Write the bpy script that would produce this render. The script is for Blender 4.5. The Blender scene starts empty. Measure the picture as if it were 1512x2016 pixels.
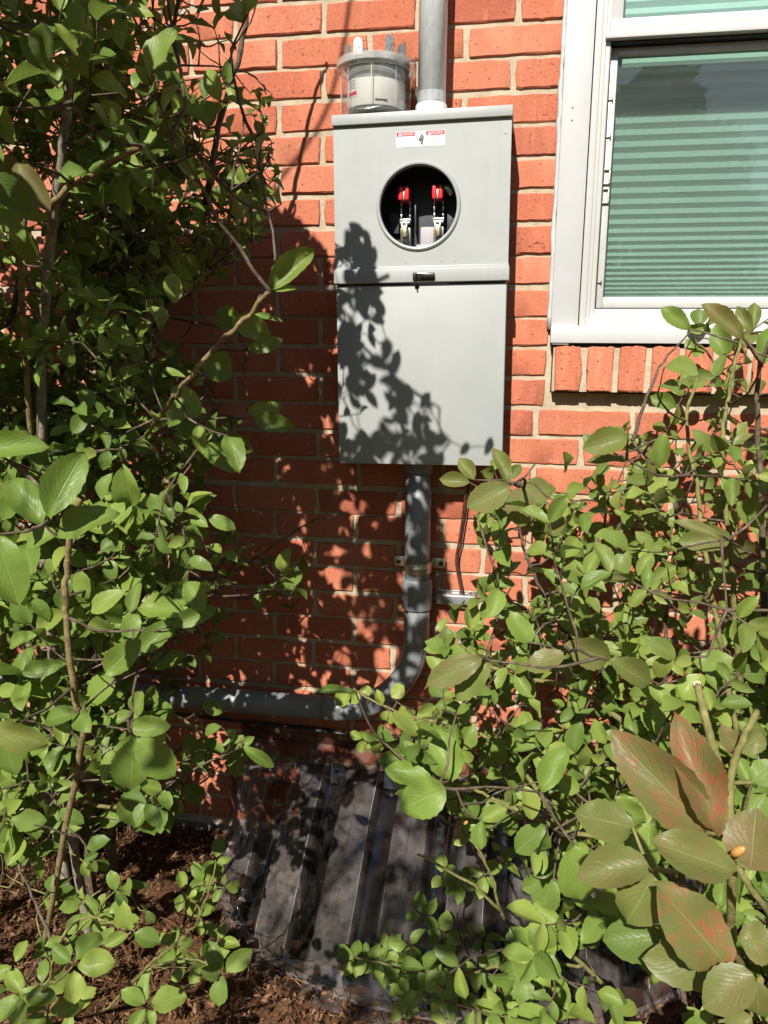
import bpy, bmesh, math, random
import numpy as np
from mathutils import Vector, Matrix
random.seed(7); rng = np.random.default_rng(7)
scene = bpy.context.scene
COL = scene.collection

# ------------------------------------------------------------------ camera
G = 2.07                                     # ground lies G below the reference bed joint
S_ = .0677 / .0647
CAM = np.array([.4588 * S_, -1.7442 * S_, -.7402 * S_ + G])
YAW, PITCH, ROLL, FPX = .1706, .1952, .0107, 1514.
def basis(yaw, pitch, roll):
    f = np.array([-math.sin(yaw) * math.cos(pitch), math.cos(yaw) * math.cos(pitch), -math.sin(pitch)])
    r = np.array([math.cos(yaw), math.sin(yaw), 0]); u = np.cross(r, f)
    c, s = math.cos(roll), math.sin(roll)
    return c * r + s * u, -s * r + c * u, f
CR, CU, CF = basis(YAW, PITCH, ROLL)
cam_d = bpy.data.cameras.new('camera'); cam = bpy.data.objects.new('camera', cam_d); COL.objects.link(cam)
cam_d.sensor_fit = 'VERTICAL'; cam_d.sensor_height = 24.; cam_d.lens = FPX / 2016 * 24.
cam_d.clip_start = .02; cam_d.clip_end = 3000
M = Matrix.Identity(4)
for i in range(3):
    M[i][0], M[i][1], M[i][2], M[i][3] = CR[i], CU[i], -CF[i], CAM[i]
cam.matrix_world = M; scene.camera = cam

# ------------------------------------------------------------------ light
SUN = np.array([.13, 1., -.84]); SUN = SUN / np.linalg.norm(SUN)      # direction the light travels
w = bpy.data.worlds.new('World'); scene.world = w; w.use_nodes = True
nt = w.node_tree; nt.nodes.clear()
out = nt.nodes.new('ShaderNodeOutputWorld'); bg = nt.nodes.new('ShaderNodeBackground')
sky = nt.nodes.new('ShaderNodeTexSky'); sky.sky_type = 'NISHITA'; sky.sun_disc = False
sky.sun_elevation = math.asin(-SUN[2]); sky.sun_rotation = math.atan2(-SUN[0], -SUN[1])
sky.air_density = 1.; sky.dust_density = .6
tc = nt.nodes.new('ShaderNodeTexCoord'); mp = nt.nodes.new('ShaderNodeMapping'); mp.inputs['Scale'].default_value = (1, 1, 2.6)
cn = nt.nodes.new('ShaderNodeTexNoise'); cn.inputs['Scale'].default_value = 2.6; cn.inputs['Detail'].default_value = 8; cn.inputs['Roughness'].default_value = .6
cr = nt.nodes.new('ShaderNodeValToRGB'); cr.color_ramp.elements[0].position = .5; cr.color_ramp.elements[1].position = .66
mx = nt.nodes.new('ShaderNodeMix'); mx.data_type = 'RGBA'; mx.inputs['B'].default_value = (4.2, 4.3, 4.5, 1)
nt.links.new(tc.outputs['Generated'], mp.inputs['Vector']); nt.links.new(mp.outputs['Vector'], cn.inputs['Vector'])
nt.links.new(cn.outputs['Fac'], cr.inputs['Fac']); nt.links.new(cr.outputs['Color'], mx.inputs['Factor'])
nt.links.new(sky.outputs['Color'], mx.inputs['A']); nt.links.new(mx.outputs['Result'], bg.inputs['Color'])
nt.links.new(bg.outputs['Background'], out.inputs['Surface'])
bg.inputs['Strength'].default_value = .05
sl = bpy.data.lights.new('sun', 'SUN'); so = bpy.data.objects.new('sun', sl); COL.objects.link(so)
sl.energy = 5.; sl.angle = math.radians(.5); sl.color = (1, .95, .86)
so.rotation_euler = Vector(SUN).to_track_quat('-Z', 'Y').to_euler(); so.location = (-1, -8, 8)
vs = scene.view_settings; vs.view_transform = 'Standard'; vs.look = 'None'; vs.exposure = .72; vs.gamma = 1; vs.use_curve_mapping = False
scene.cycles.use_denoising = True; scene.cycles.max_bounces = 8; scene.cycles.transparent_max_bounces = 24
scene.cycles.caustics_reflective = False; scene.cycles.caustics_refractive = False

# ------------------------------------------------------------------ picture <-> place (survey of the photograph)
def ray(x, y): return CF * FPX + CR * (x - 756) + CU * (1008 - y)
def W(x, y, dep=0.):                          # the point seen at (x, y) on the plane dep metres in front of the wall
    v = ray(x, y); return CAM + v * ((-dep - CAM[1]) / v[1])
def GR(x, y, z=0.):
    v = ray(x, y); return CAM + v * ((z - CAM[2]) / v[2])
def PD(x, y, dist): return CAM + ray(x, y) / FPX * dist
def PJ(P):
    q = np.atleast_2d(P) - CAM; z = q @ CF; zz = np.where(z > .05, z, .05)
    return 756 + FPX * (q @ CR) / zz, 1008 - FPX * (q @ CU) / zz, z
def inside(px, py, poly):
    px = np.asarray(px); py = np.asarray(py); r = np.zeros(px.shape, bool); n = len(poly); j = n - 1
    for i in range(n):
        xi, yi = poly[i]; xj, yj = poly[j]
        c = ((yi > py) != (yj > py)) & (px < (xj - xi) * (py - yi) / ((yj - yi) + 1e-12) + xi); r ^= c; j = i
    return r

# ------------------------------------------------------------------ materials
def newmat(name):
    m = bpy.data.materials.new(name); m.use_nodes = True; t = m.node_tree; t.nodes.clear()
    o = t.nodes.new('ShaderNodeOutputMaterial'); return m, t, o
class NT:
    def __init__(s, t): s.t = t
    def n(s, typ, props=None, **inp):
        nd = s.t.nodes.new('ShaderNode' + typ)
        for k, v in (props or {}).items(): setattr(nd, k, v)
        for k, v in inp.items():
            key = k.replace('_', ' ') if k.replace('_', ' ') in nd.inputs else k
            s.set(nd, key, v)
        return nd
    def set(s, nd, key, v):
        i = nd.inputs[int(key[1:])] if key[0] == 'i' and key[1:].isdigit() else nd.inputs[key]
        if hasattr(v, 'is_output'): s.t.links.new(v, i)
        else: i.default_value = v
    def noise(s, scale, detail=4, rough=.55, vec=None, dist=0.):
        k = dict(Scale=scale, Detail=detail, Roughness=rough, Distortion=dist)
        if vec is not None: k['Vector'] = vec
        return s.n('TexNoise', **k).outputs['Fac']
    def ramp(s, fac, *st):
        r = s.n('ValToRGB', Fac=fac); e = r.color_ramp.elements
        while len(e) < len(st): e.new(.5)
        for el, (p, c) in zip(e, st):
            el.position = p; el.color = c if len(c) == 4 else (*c, 1)
        return r.outputs['Color']
    def mix(s, f, a, b, mode='MIX'):
        nd = s.n('Mix', dict(data_type='RGBA', blend_type=mode)); s.set(nd, 'Factor', f)
        s.set(nd, 'A', a if hasattr(a, 'is_output') or len(a) == 4 else (*a, 1)); s.set(nd, 'B', b if hasattr(b, 'is_output') or len(b) == 4 else (*b, 1))
        return nd.outputs['Result']
    def math(s, op, a, b=0., c=0.):
        nd = s.n('Math', dict(operation=op)); s.set(nd, 'i0', a); s.set(nd, 'i1', b); s.set(nd, 'i2', c); return nd.outputs[0]
    def mr(s, v, a, b, c=0., d=1.):
        nd = s.n('MapRange', dict(clamp=True)); 
        for k, x in zip(('Value', 'From Min', 'From Max', 'To Min', 'To Max'), (v, a, b, c, d)): s.set(nd, k, x)
        return nd.outputs[0]
    def bump(s, h, strength=.3, dist=.002):
        return s.n('Bump', Strength=strength, Distance=dist, Height=h).outputs['Normal']
    def pos(s): return s.n('NewGeometry').outputs['Position']
def BS(N, o, color, rough=.5, metal=0., normal=None, **kw):
    b = N.n('BsdfPrincipled'); N.set(b, 'Base Color', color if hasattr(color, 'is_output') or len(color) == 4 else (*color, 1))
    N.set(b, 'Roughness', rough); N.set(b, 'Metallic', metal)
    if normal is not None: N.set(b, 'Normal', normal)
    for k, v in kw.items(): N.set(b, k.replace('_', ' '), v)
    if o is not None: N.t.links.new(b.outputs[0], o.inputs['Surface'])
    return b
MAT = {}
def simple(name, col, rough=.5, metal=0., var=.12, scale=30., bump=.0, bscale=200., bdist=.001, **kw):
    m, t, o = newmat(name); N = NT(t); p = N.pos()
    n1 = N.noise(scale, 5, .6, p)
    c = N.mix(N.mr(n1, .3, .7), tuple(x * (1 - var) for x in col), tuple(min(1, x * (1 + var)) for x in col))
    nrm = N.bump(N.noise(bscale, 4, .6, p), bump, bdist) if bump else None
    r = N.mr(N.noise(scale * 1.7, 4, .6, p), .3, .7, max(.02, rough - .08), rough + .08)
    BS(N, o, c, r, metal, nrm, **kw); MAT[name] = m; return m

def brick_mat():
    m, t, o = newmat('brick'); N = NT(t); p = N.pos()
    rnd = N.math('FRACT', N.math('ADD', N.n('ObjectInfo').outputs['Random'], N.n('NewGeometry').outputs['Random Per Island']))
    base = N.ramp(rnd, (0, (.36, .105, .060)), (.22, (.46, .162, .092)), (.45, (.40, .126, .070)), (.68, (.50, .196, .118)), (.86, (.42, .148, .088)), (1, (.29, .082, .052)))
    big = N.noise(14, 5, .6, p)
    base = N.mix(N.mr(big, .35, .7, 0, .6), base, (.43, .115, .060))
    mp = N.n('Mapping', Vector=p, Scale=(55, 55, 12)).outputs[0]
    streak = N.noise(1., 4, .6, mp)
    base = N.mix(N.mr(streak, .55, .75, 0, .45), base, (.62, .235, .12))
    fine = N.noise(330, 4, .75, p)
    base = N.mix(N.mr(fine, .54, .68, 0, .55), base, (.70, .32, .19)); base = N.mix(N.mr(fine, .46, .34, 0, .55), base, (.30, .075, .04))
    pit = N.noise(115, 5, .72, N.n('Mapping', Vector=p, Scale=(.75, 1, 1.15)).outputs[0]); pm = N.mr(pit, .625, .67)
    base = N.mix(N.math('MULTIPLY', pm, .85), base, (.09, .024, .016)); drag = N.noise(1., 5, .7, N.n('Mapping', Vector=p, Scale=(160, 160, 22)).outputs[0]); base = N.mix(N.mr(drag, .60, .72, 0, .4), base, (.28, .07, .04))
    chalk = N.noise(9, 6, .7, p)
    base = N.mix(N.mr(chalk, .62, .8, 0, .45), base, (.58, .36, .26))
    h = N.math('ADD', N.math('MULTIPLY', fine, .5), N.math('MULTIPLY', N.math('SUBTRACT', 1., pm), .8))
    h = N.math('ADD', h, N.math('MULTIPLY', N.noise(60, 4, .6, p), .9))
    BS(N, o, base, .88, 0, N.bump(h, .8, .0022), Specular_IOR_Level=.25); MAT['brick'] = m
brick_mat()
def mortar_mat():
    m, t, o = newmat('mortar'); N = NT(t); p = N.pos()
    c = N.ramp(N.noise(25, 6, .65, p), (.3, (.34, .275, .19)), (.55, (.44, .365, .26)), (.8, (.52, .45, .335)))
    sp = N.noise(600, 2, .5, p); c = N.mix(N.mr(sp, .62, .75, 0, .5), c, (.75, .68, .55)); c = N.mix(N.mr(sp, .36, .28, 0, .5), c, (.2, .15, .1))
    h = N.math('ADD', N.noise(350, 4, .7, p), N.math('MULTIPLY', N.noise(45, 5, .6, p), 2.))
    BS(N, o, c, .95, 0, N.bump(h, .6, .003), Specular_IOR_Level=.2); MAT['mortar'] = m
mortar_mat()
def galv_mat():
    m, t, o = newmat('galvanised'); N = NT(t); p = N.pos()
    v = N.n('TexVoronoi', Vector=N.n('Mapping', Vector=p, Scale=(1, 1, .35)).outputs[0], Scale=170.).outputs['Color']
    c = N.mix(.5, N.mix(N.noise(60, 5, .6, p), (.52, .56, .57), (.74, .78, .78)), N.mix(v, (.50, .53, .54), (.78, .81, .81)))
    st = N.noise(1., 5, .6, N.n('Mapping', Vector=p, Scale=(120, 120, 6)).outputs[0])
    c = N.mix(N.mr(st, .5, .75, 0, .5), c, (.75, .78, .78))
    BS(N, o, c, N.mr(v, 0, 1, .24, .40), .12, N.bump(N.noise(300, 3, .6, p), .12, .001)); MAT['galvanised'] = m
galv_mat()
def paint_mat():
    m, t, o = newmat('cabinet_paint'); N = NT(t); p = N.pos()
    c = N.mix(N.mr(N.noise(7, 5, .6, p), .3, .7), (.302, .318, .314), (.326, .342, .336))
    c = N.mix(N.mr(N.noise(38, 6, .75, p), .66, .78, 0, .3), c, (.42, .43, .41))
    c = N.mix(N.mr(N.noise(210, 3, .6, p), .70, .76, 0, .35), c, (.22, .22, .21))
    run = N.noise(1., 5, .65, N.n('Mapping', Vector=p, Scale=(70, 70, 3.5)).outputs[0]); c = N.mix(N.mr(run, .55, .75, 0, .22), c, (.24, .245, .235)); c = N.mix(N.mr(run, .42, .25, 0, .2), c, (.40, .41, .39))
    h = N.math('ADD', N.noise(900, 2, .5, p), N.math('MULTIPLY', N.noise(6, 3, .5, p), 9.))
    BS(N, o, c, N.mr(N.noise(20, 5, .6, p), .3, .7, .34, .48), 0, N.bump(h, .10, .001), Specular_IOR_Level=.45); MAT['cabinet_paint'] = m
paint_mat()
simple('pvc', (.19, .203, .212), .42, 0, .10, 40, .08, 300)
simple('white_vinyl', (.475, .47, .455), .38, 0, .03, 12, .05, 60)
simple('white_trim', (.45, .45, .455), .42, 0, .04, 9, .12, 30, .002)
simple('caulk', (.42, .42, .42), .6, 0, .15, 50, .3, 90)
simple('screen_frame', (.50, .50, .47), .45, .2, .06, 60)
simple('dark_gasket', (.02, .022, .022), .6)
simple('dark_plastic', (.018, .019, .021), .45, 0, .2, 40)
simple('socket_plate', (.045, .052, .06), .5, .3, .2, 40)
simple('block_grey', (.33, .32, .33), .55, 0, .06, 40)
simple('red_plastic', (.60, .030, .050), .32, 0, .08, 60)
simple('steel', (.55, .55, .52), .28, .95, .15, 90, .1, 250)
simple('brass', (.62, .50, .25), .35, .85, .12, 90)
simple('zinc', (.56, .55, .47), .30, .9, .2, 60, .1, 300)
simple('shaded_metal', (.24, .245, .25), .42, .35, .15, 60, .1, 300)  # galvanised metal, its partial shade put into a darker grey
simple('copper', (.50, .17, .085), .30, .9, .2, 90)
simple('black_metal', (.03, .028, .024), .38, .7, .3, 90, .2, 200)
simple('black_rubber', (.015, .015, .016), .55, 0, .2, 60)
simple('meter_white', (.70, .70, .67), .55, 0, .05, 25, .05, 200)
simple('meter_grey', (.15, .15, .145), .45, .1, .1, 40)
simple('meter_mid', (.34, .34, .32), .4, 0, .06, 40)
simple('label_white', (.66, .66, .66), .5, 0, .02, 30)
simple('label_red', (.50, .012, .035), .5, 0, .04, 60)
simple('label_ink', (.06, .06, .065), .6, 0, .05, 60)
simple('label_grey', (.30, .30, .32), .6, 0, .05, 60)
simple('timber', (.40, .25, .13), .8, 0, .2, 30, .3, 80)
simple('foundation', (.20, .19, .17), .95, 0, .2, 14, .5, 60, .004)
simple('blind_fabric', (.74, .75, .70), .85, 0, .03, 20, .1, 500)
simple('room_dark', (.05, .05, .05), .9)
simple('fruit', (.42, .22, .06), .45, 0, .25, 80)
simple('wood_cut', (.62, .46, .30), .85, 0, .2, 120, .3, 300)
simple('rust', (.30, .13, .06), .85, 0, .3, 60, .3, 200)

def clear_mat(name, tint, dirt_glint=0., dirt_glint_col=(.3, .3, .28), rough=.03, ior=1.5, bump=0., bs=20.):
    m, t, o = newmat(name); N = NT(t); p = N.pos()
    nrm = N.bump(N.noise(bs, 3, .5, p), bump, .004) if bump else None
    tr = N.n('BsdfTransparent', Color=(*tint, 1)).outputs[0]
    g = N.n('BsdfGlossy', Roughness=rough, Color=(1, 1, 1, 1)); lw = N.n('LayerWeight', Blend=.5)
    if nrm is not None: N.set(g, 'Normal', nrm); N.set(lw, 'Normal', nrm)
    f0 = ((ior - 1) / (ior + 1)) ** 2; fr = N.math('MULTIPLY_ADD', N.math('POWER', lw.outputs['Facing'], 5.), 1 - f0, f0)
    mxs = N.n('MixShader', i0=fr, i1=tr, i2=g.outputs[0]).outputs[0]
    if dirt_glint:
        d = N.n('BsdfDiffuse', Color=(*dirt_glint_col, 1)).outputs[0]
        f = N.math('MULTIPLY', N.mr(N.noise(11, 7, .7, p), .32, .72), dirt_glint)
        if name == 'cover_plastic': f = N.math('MULTIPLY', f, N.n('Attribute', dict(attribute_name='dust_sheen')).outputs['Fac'])
        mxs = N.n('MixShader', i0=f, i1=mxs, i2=d).outputs[0]
    t.links.new(mxs, o.inputs['Surface']); MAT[name] = m
clear_mat('window_glass', (.79, .905, .87), .03, (.5, .5, .5), .01, 2.1)
clear_mat('meter_clear', (.965, .965, .955), .07, (.62, .62, .60), .05, 1.6)
clear_mat('glint_plastic', (.8, .8, .8), .75, (.62, .62, .63), .12, 2.2)  # whitish share paints glints along the cover's folds
clear_mat('meter_rim', (.90, .90, .88), .55, (.66, .66, .64), .06, 1.9)  # pale diffuse share paints highlights onto the clear rim
clear_mat('cover_plastic', (.58, .53, .515), .24, (.46, .40, .385), .05, 1.8, .30, 9.)
def screen_mat():
    m, t, o = newmat('insect_screen'); N = NT(t)
    N.t.links.new(N.n('MixShader', i0=.14, i1=N.n('BsdfTransparent').outputs[0], i2=N.n('BsdfDiffuse', Color=(.09, .10, .10, 1)).outputs[0]).outputs[0], o.inputs['Surface'])
    MAT['insect_screen'] = m
screen_mat()
def soil_mat():
    m, t, o = newmat('soil'); N = NT(t); p = N.pos()
    c = N.ramp(N.noise(22, 8, .7, p), (.25, (.045, .022, .012)), (.5, (.12, .060, .030)), (.75, (.23, .125, .065)))
    h = N.math('ADD', N.noise(90, 6, .7, p), N.noise(25, 5, .6, p))
    BS(N, o, c, .95, 0, N.bump(h, .9, .012), Specular_IOR_Level=.1); MAT['soil'] = m
    m, t, o = newmat('mulch'); N = NT(t)
    r = N.n('NewGeometry').outputs['Random Per Island']
    c = N.ramp(r, (0, (.03, .015, .008)), (.4, (.09, .045, .022)), (.75, (.17, .09, .045)), (1, (.24, .14, .08)))
    BS(N, o, c, .9, 0, Specular_IOR_Level=.15); MAT['mulch'] = m
    m, t, o = newmat('lawn'); N = NT(t); p = N.pos()
    c = N.ramp(N.noise(3, 8, .7, p), (.3, (.03, .06, .015)), (.7, (.07, .12, .03)))
    BS(N, o, c, .95, 0); MAT['lawn'] = m
soil_mat()
def bark_mat(name, a, b, c2):
    m, t, o = newmat(name); N = NT(t); p = N.pos()
    n1 = N.noise(70, 6, .7, p); c = N.ramp(n1, (.3, a), (.52, b), (.72, c2))
    BS(N, o, c, .85, 0, N.bump(N.noise(160, 5, .7, p), .7, .003), Specular_IOR_Level=.2); MAT[name] = m
bark_mat('bark_dark', (.045, .030, .020), (.105, .078, .054), (.21, .17, .125))
bark_mat('bark_grey', (.10, .08, .06), (.24, .20, .155), (.42, .37, .31))
bark_mat('bark_tan', (.10, .07, .03), (.20, .155, .07), (.36, .28, .15))
bark_mat('bark_green', (.10, .085, .035), (.17, .165, .055), (.30, .235, .11))
def leaf_mat(name, src):
    m, t, o = newmat(name); N = NT(t); p = N.pos()
    if src == 'obj': tint = N.n('ObjectInfo').outputs['Color']
    else: tint = N.n('Attribute', dict(attribute_name='tint')).outputs['Color']
    sp = N.n('SeparateColor', Color=tint); hue, red, olive = sp.outputs
    uv = N.n('UVMap', dict(uv_map='leaf')).outputs[0]; su = N.n('SeparateXYZ', Vector=uv); u, v = su.outputs[0], su.outputs[1]
    c = N.ramp(hue, (0, (.044, .096, .018)), (.4, (.118, .200, .034)), (.75, (.205, .300, .054)), (1, (.315, .385, .075)))
    c = N.mix(N.mr(N.noise(45, 4, .6, p), .3, .7, 0, .25), c, (.05, .10, .025))
    c = N.mix(olive, c, N.mix(N.mr(N.noise(60, 4, .6, p), .35, .65), (.150, .145, .055), (.205, .120, .062)))
    au = N.math('ABSOLUTE', u)
    mid = N.mr(au, .0, .055, 1., 0.)
    ph = N.math('SINE', N.math('MULTIPLY', N.math('SUBTRACT', v, N.math('MULTIPLY', au, .55)), 50.))
    side = N.math('MULTIPLY', N.mr(ph, .82, 1.), N.mr(au, .75, .45))
    c = N.mix(N.math('MULTIPLY', mid, .55), c, (.30, .36, .12))
    c = N.mix(N.math('MULTIPLY', side, .16), c, (.24, .31, .09))
    bl = N.math('MULTIPLY', N.mr(N.noise(58, 7, .82, p), .475, .575), red)
    bl = N.math('MULTIPLY', bl, N.mr(N.noise(230, 5, .8, p), .38, .56, .15, 1.))
    c = N.mix(N.math('MULTIPLY', bl, .72), c, (.40, .075, .055))
    spk = N.mr(N.noise(300, 2, .5, p), .74, .78); c = N.mix(N.math('MULTIPLY', spk, .5), c, (.42, .42, .20))
    back = N.n('NewGeometry').outputs['Backfacing']
    c = N.mix(N.math('MULTIPLY', back, .35), c, (.20, .25, .12))
    h = N.math('ADD', N.math('MULTIPLY', mid, -1.8), N.math('ADD', N.math('MULTIPLY', side, -1.1), N.noise(140, 3, .6, p)))
    b = BS(N, None, c, N.mr(N.noise(80, 3, .6, p), .3, .7, .36, .50), 0, N.bump(h, .4, .0014), Specular_IOR_Level=.30)
    tl = N.n('BsdfTranslucent', Color=N.mix(.5, c, (.24, .34, .035), 'MIX')).outputs[0]
    t.links.new(N.n('MixShader', i0=.33, i1=b.outputs[0], i2=tl).outputs[0], o.inputs['Surface']); MAT[name] = m
leaf_mat('leaf_single', 'obj'); leaf_mat('leaf_mass', 'attr')

# ------------------------------------------------------------------ mesh helpers
def link(name, me, mat=None, parent=None, loc=None):
    o = bpy.data.objects.new(name, me); COL.objects.link(o)
    if mat and me is not None and not me.materials: me.materials.append(MAT[mat])
    if parent is not None: o.parent = parent
    if loc is not None: o.location = loc
    return o
def tag(o, label=None, cat=None, group=None, kind=None):
    for k, v in (('label', label), ('category', cat), ('group', group), ('kind', kind)):
        if v: o[k] = v
    return o
def empty(name, loc=(0, 0, 0), rot=(0, 0, 0)):
    o = bpy.data.objects.new(name, None); COL.objects.link(o); o.location = loc; o.rotation_euler = rot; o.empty_display_size = .05; return o
def bm_mesh(bm, name, smooth=True, angle=40):
    bmesh.ops.recalc_face_normals(bm, faces=bm.faces)
    me = bpy.data.meshes.new(name); bm.to_mesh(me); bm.free()
    if smooth:
        for pl in me.polygons: pl.use_smooth = True
        try: me.set_sharp_from_angle(angle=math.radians(angle))
        except Exception: pass
    return me
def bx(bm, x0, x1, y0, y1, z0, z1, bev=0., seg=2, mtx=None):
    b2 = bmesh.new(); bmesh.ops.create_cube(b2, size=1.)
    for v in b2.verts: v.co = Vector(((x0 + x1) / 2 + v.co.x * (x1 - x0), (y0 + y1) / 2 + v.co.y * (y1 - y0), (z0 + z1) / 2 + v.co.z * (z1 - z0)))
    if bev: bmesh.ops.bevel(b2, geom=b2.edges[:], offset=bev, segments=seg, affect='EDGES', profile=.5)
    if mtx is not None: bmesh.ops.transform(b2, matrix=mtx, verts=b2.verts)
    tmp = bpy.data.meshes.new('t'); b2.to_mesh(tmp); b2.free(); bm.from_mesh(tmp); bpy.data.meshes.remove(tmp)
def box(name, mat, parent, x0, x1, y0, y1, z0, z1, bev=.001, seg=2, loc=None, mtx=None):
    bm = bmesh.new(); bx(bm, x0, x1, y0, y1, z0, z1, bev, seg, mtx); return link(name, bm_mesh(bm, name), mat, parent, loc)
def lathe(bm, prof, n=40, axis='Z', center=(0, 0, 0), a0=0., a1=2 * math.pi):
    full = abs(a1 - a0 - 2 * math.pi) < 1e-6; rings = []
    for r, h in prof:
        ring = []
        for i in range(n if full else n + 1):
            a = a0 + (a1 - a0) * i / n; p = (r * math.cos(a), r * math.sin(a), h)
            if axis == 'Y': p = (p[0], p[2], p[1])
            ring.append(bm.verts.new((p[0] + center[0], p[1] + center[1], p[2] + center[2])))
        rings.append(ring)
    for A, B in zip(rings, rings[1:]):
        m = len(A)
        for i in range(m if full else m - 1):
            try: bm.faces.new((A[i], A[(i + 1) % m], B[(i + 1) % m], B[i]))
            except ValueError: pass
    return rings
def frames(path):
    P = [Vector(p) for p in path]; T = []
    for i in range(len(P)):
        a = P[max(0, i - 1)]; b = P[min(len(P) - 1, i + 1)]; d = b - a; T.append(d.normalized() if d.length > 1e-9 else Vector((0, 0, 1)))
    ref = Vector((0, 1, 0)) if abs(T[0].y) < .8 else Vector((1, 0, 0)); R = []
    x = T[0].cross(ref).normalized()
    for t in T:
        x = (x - t * x.dot(t)); x = x.normalized() if x.length > 1e-6 else t.orthogonal().normalized(); R.append((x, t.cross(x)))
    return P, T, R
def tube_arrays(path, rad, n=6, cap=True):
    P, T, R = frames(path); V = []; Fc = []
    if not hasattr(rad, '__len__'): rad = [rad] * len(P)
    for p, (a, b), r in zip(P, R, rad):
        for k in range(n):
            t = 2 * math.pi * k / n; V.append(p + a * (r * math.cos(t)) + b * (r * math.sin(t)))
    for i in range(len(P) - 1):
        for k in range(n): Fc.append((i * n + k, i * n + (k + 1) % n, (i + 1) * n + (k + 1) % n, (i + 1) * n + k))
    if cap: Fc.append(tuple(range(n))[::-1]); Fc.append(tuple((len(P) - 1) * n + k for k in range(n)))
    return V, Fc
def tube(name, mat, parent, path, rad, n=16, smooth=True):
    V, Fc = tube_arrays(path, rad, n); me = bpy.data.meshes.new(name); me.from_pydata([tuple(v) for v in V], [], Fc)
    for p in me.polygons: p.use_smooth = len(p.vertices) == 4
    return link(name, me, mat, parent)
def smooth_path(pts, per=6):
    P = [Vector(p) for p in pts]; o = []
    for i in range(len(P) - 1):
        p0 = P[max(0, i - 1)]; p1 = P[i]; p2 = P[i + 1]; p3 = P[min(len(P) - 1, i + 2)]
        for k in range(per):
            t = k / per
            o.append(.5 * ((2 * p1) + (p2 - p0) * t + (2 * p0 - 5 * p1 + 4 * p2 - p3) * t * t + (3 * p1 - p0 - 3 * p2 + p3) * t ** 3))
    o.append(P[-1]); return o
def text(name, s, size, mat, parent, loc, rot=(math.pi / 2, 0, 0), ext=.00012, sx=1.):
    cu = bpy.data.curves.new(name, 'FONT'); cu.body = s; cu.size = size; cu.extrude = ext; cu.align_x = 'CENTER'; cu.align_y = 'CENTER'; cu.resolution_u = 2
    ob = bpy.data.objects.new('t', cu); COL.objects.link(ob)
    me = bpy.data.meshes.new_from_object(ob.evaluated_get(bpy.context.evaluated_depsgraph_get()))
    bpy.data.objects.remove(ob); me.materials.clear()
    o = link(name, me, mat, parent, loc); o.rotation_euler = rot; o.scale = (sx, 1, 1); return o

# ------------------------------------------------------------------ ground
BW, BA, BSL = .20995, .02126, -.001677         # brick pitch, phase and the drift of the head joints per course
CH = .0677
WCX, WRX, WRY = .385, .625, .50                # window well: middle, half width, projection
def ground():
    bm = bmesh.new(); xs = np.concatenate([[-400, -60, -12, -4], np.arange(-2.4, 3.21, .05), [5, 12, 60, 400]])
    ys = np.concatenate([[-400, -60, -14, -6], np.arange(-3., .051, .05)])
    vv = {}
    for i, x in enumerate(xs):
        for j, y in enumerate(ys):
            z = .0
            if -2.5 < x < 3.3 and y > -3.1:
                z = .018 * math.sin(x * 5.1 + y * 3) * math.sin(y * 6.3 - x) + .012 * math.sin(x * 17 + 1) * math.sin(y * 15)
                d = math.hypot((x - WCX) / (WRX + .02), y / (WRY + .02))
                if d < 1.12: z = -.004 * (d < 1.04)
            vv[i, j] = bm.verts.new((x, y, z))
    for i in range(len(xs) - 1):
        for j in range(len(ys) - 1):
            cx = (xs[i] + xs[i + 1]) / 2; cy = (ys[j] + ys[j + 1]) / 2
            if cy > -WRY - .02 and math.hypot((cx - WCX) / (WRX - .03), cy / (WRY - .03)) < 1: continue
            bm.faces.new((vv[i, j], vv[i + 1, j], vv[i + 1, j + 1], vv[i, j + 1]))
    return tag(link('ground', bm_mesh(bm, 'ground'), 'soil'), 'bare brown soil in front of the brick wall', None, None, 'structure')
ground()
def mulch():
    V = []; Fc = []; n = 0
    for k in range(34000):
        x = random.uniform(-1.4, 1.6); y = -abs(random.gauss(0, .55)) - .01
        if y < -1.7: continue
        if math.hypot((x - WCX) / (WRX + .03), y / (WRY + .03)) < 1.: continue
        L = random.choice((random.uniform(.006, .02), random.uniform(.01, .03), random.uniform(.02, .06))); wd = random.uniform(.0006, .0016) if L > .025 else random.uniform(.001, .004)
        a = random.uniform(0, math.pi); b = random.gauss(0, .28); z = random.uniform(.002, .022)
        d = Vector((math.cos(a) * math.cos(b), math.sin(a) * math.cos(b), math.sin(b))); s = Vector((-math.sin(a), math.cos(a), random.gauss(0, .4))).normalized()
        up = d.cross(s); c = Vector((x, y, z + abs(d.z) * L * .5)); m = c + up * random.uniform(.002, .006)
        q = [c - d * L / 2 - s * wd * .5, m - s * wd, c + d * L / 2 - s * wd * .3, c + d * L / 2 + s * wd * .3, m + s * wd, c - d * L / 2 + s * wd * .6]
        V += [tuple(v) for v in q]; Fc += [(n, n + 1, n + 4, n + 5), (n + 1, n + 2, n + 3, n + 4)]; n += 6
    me = bpy.data.meshes.new('mulch'); me.from_pydata(V, [], Fc)
    tag(link('mulch', me, 'mulch'), 'dry brown mulch of shredded bark and dead leaves on the ground', 'mulch', None, 'stuff')
mulch()

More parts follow.
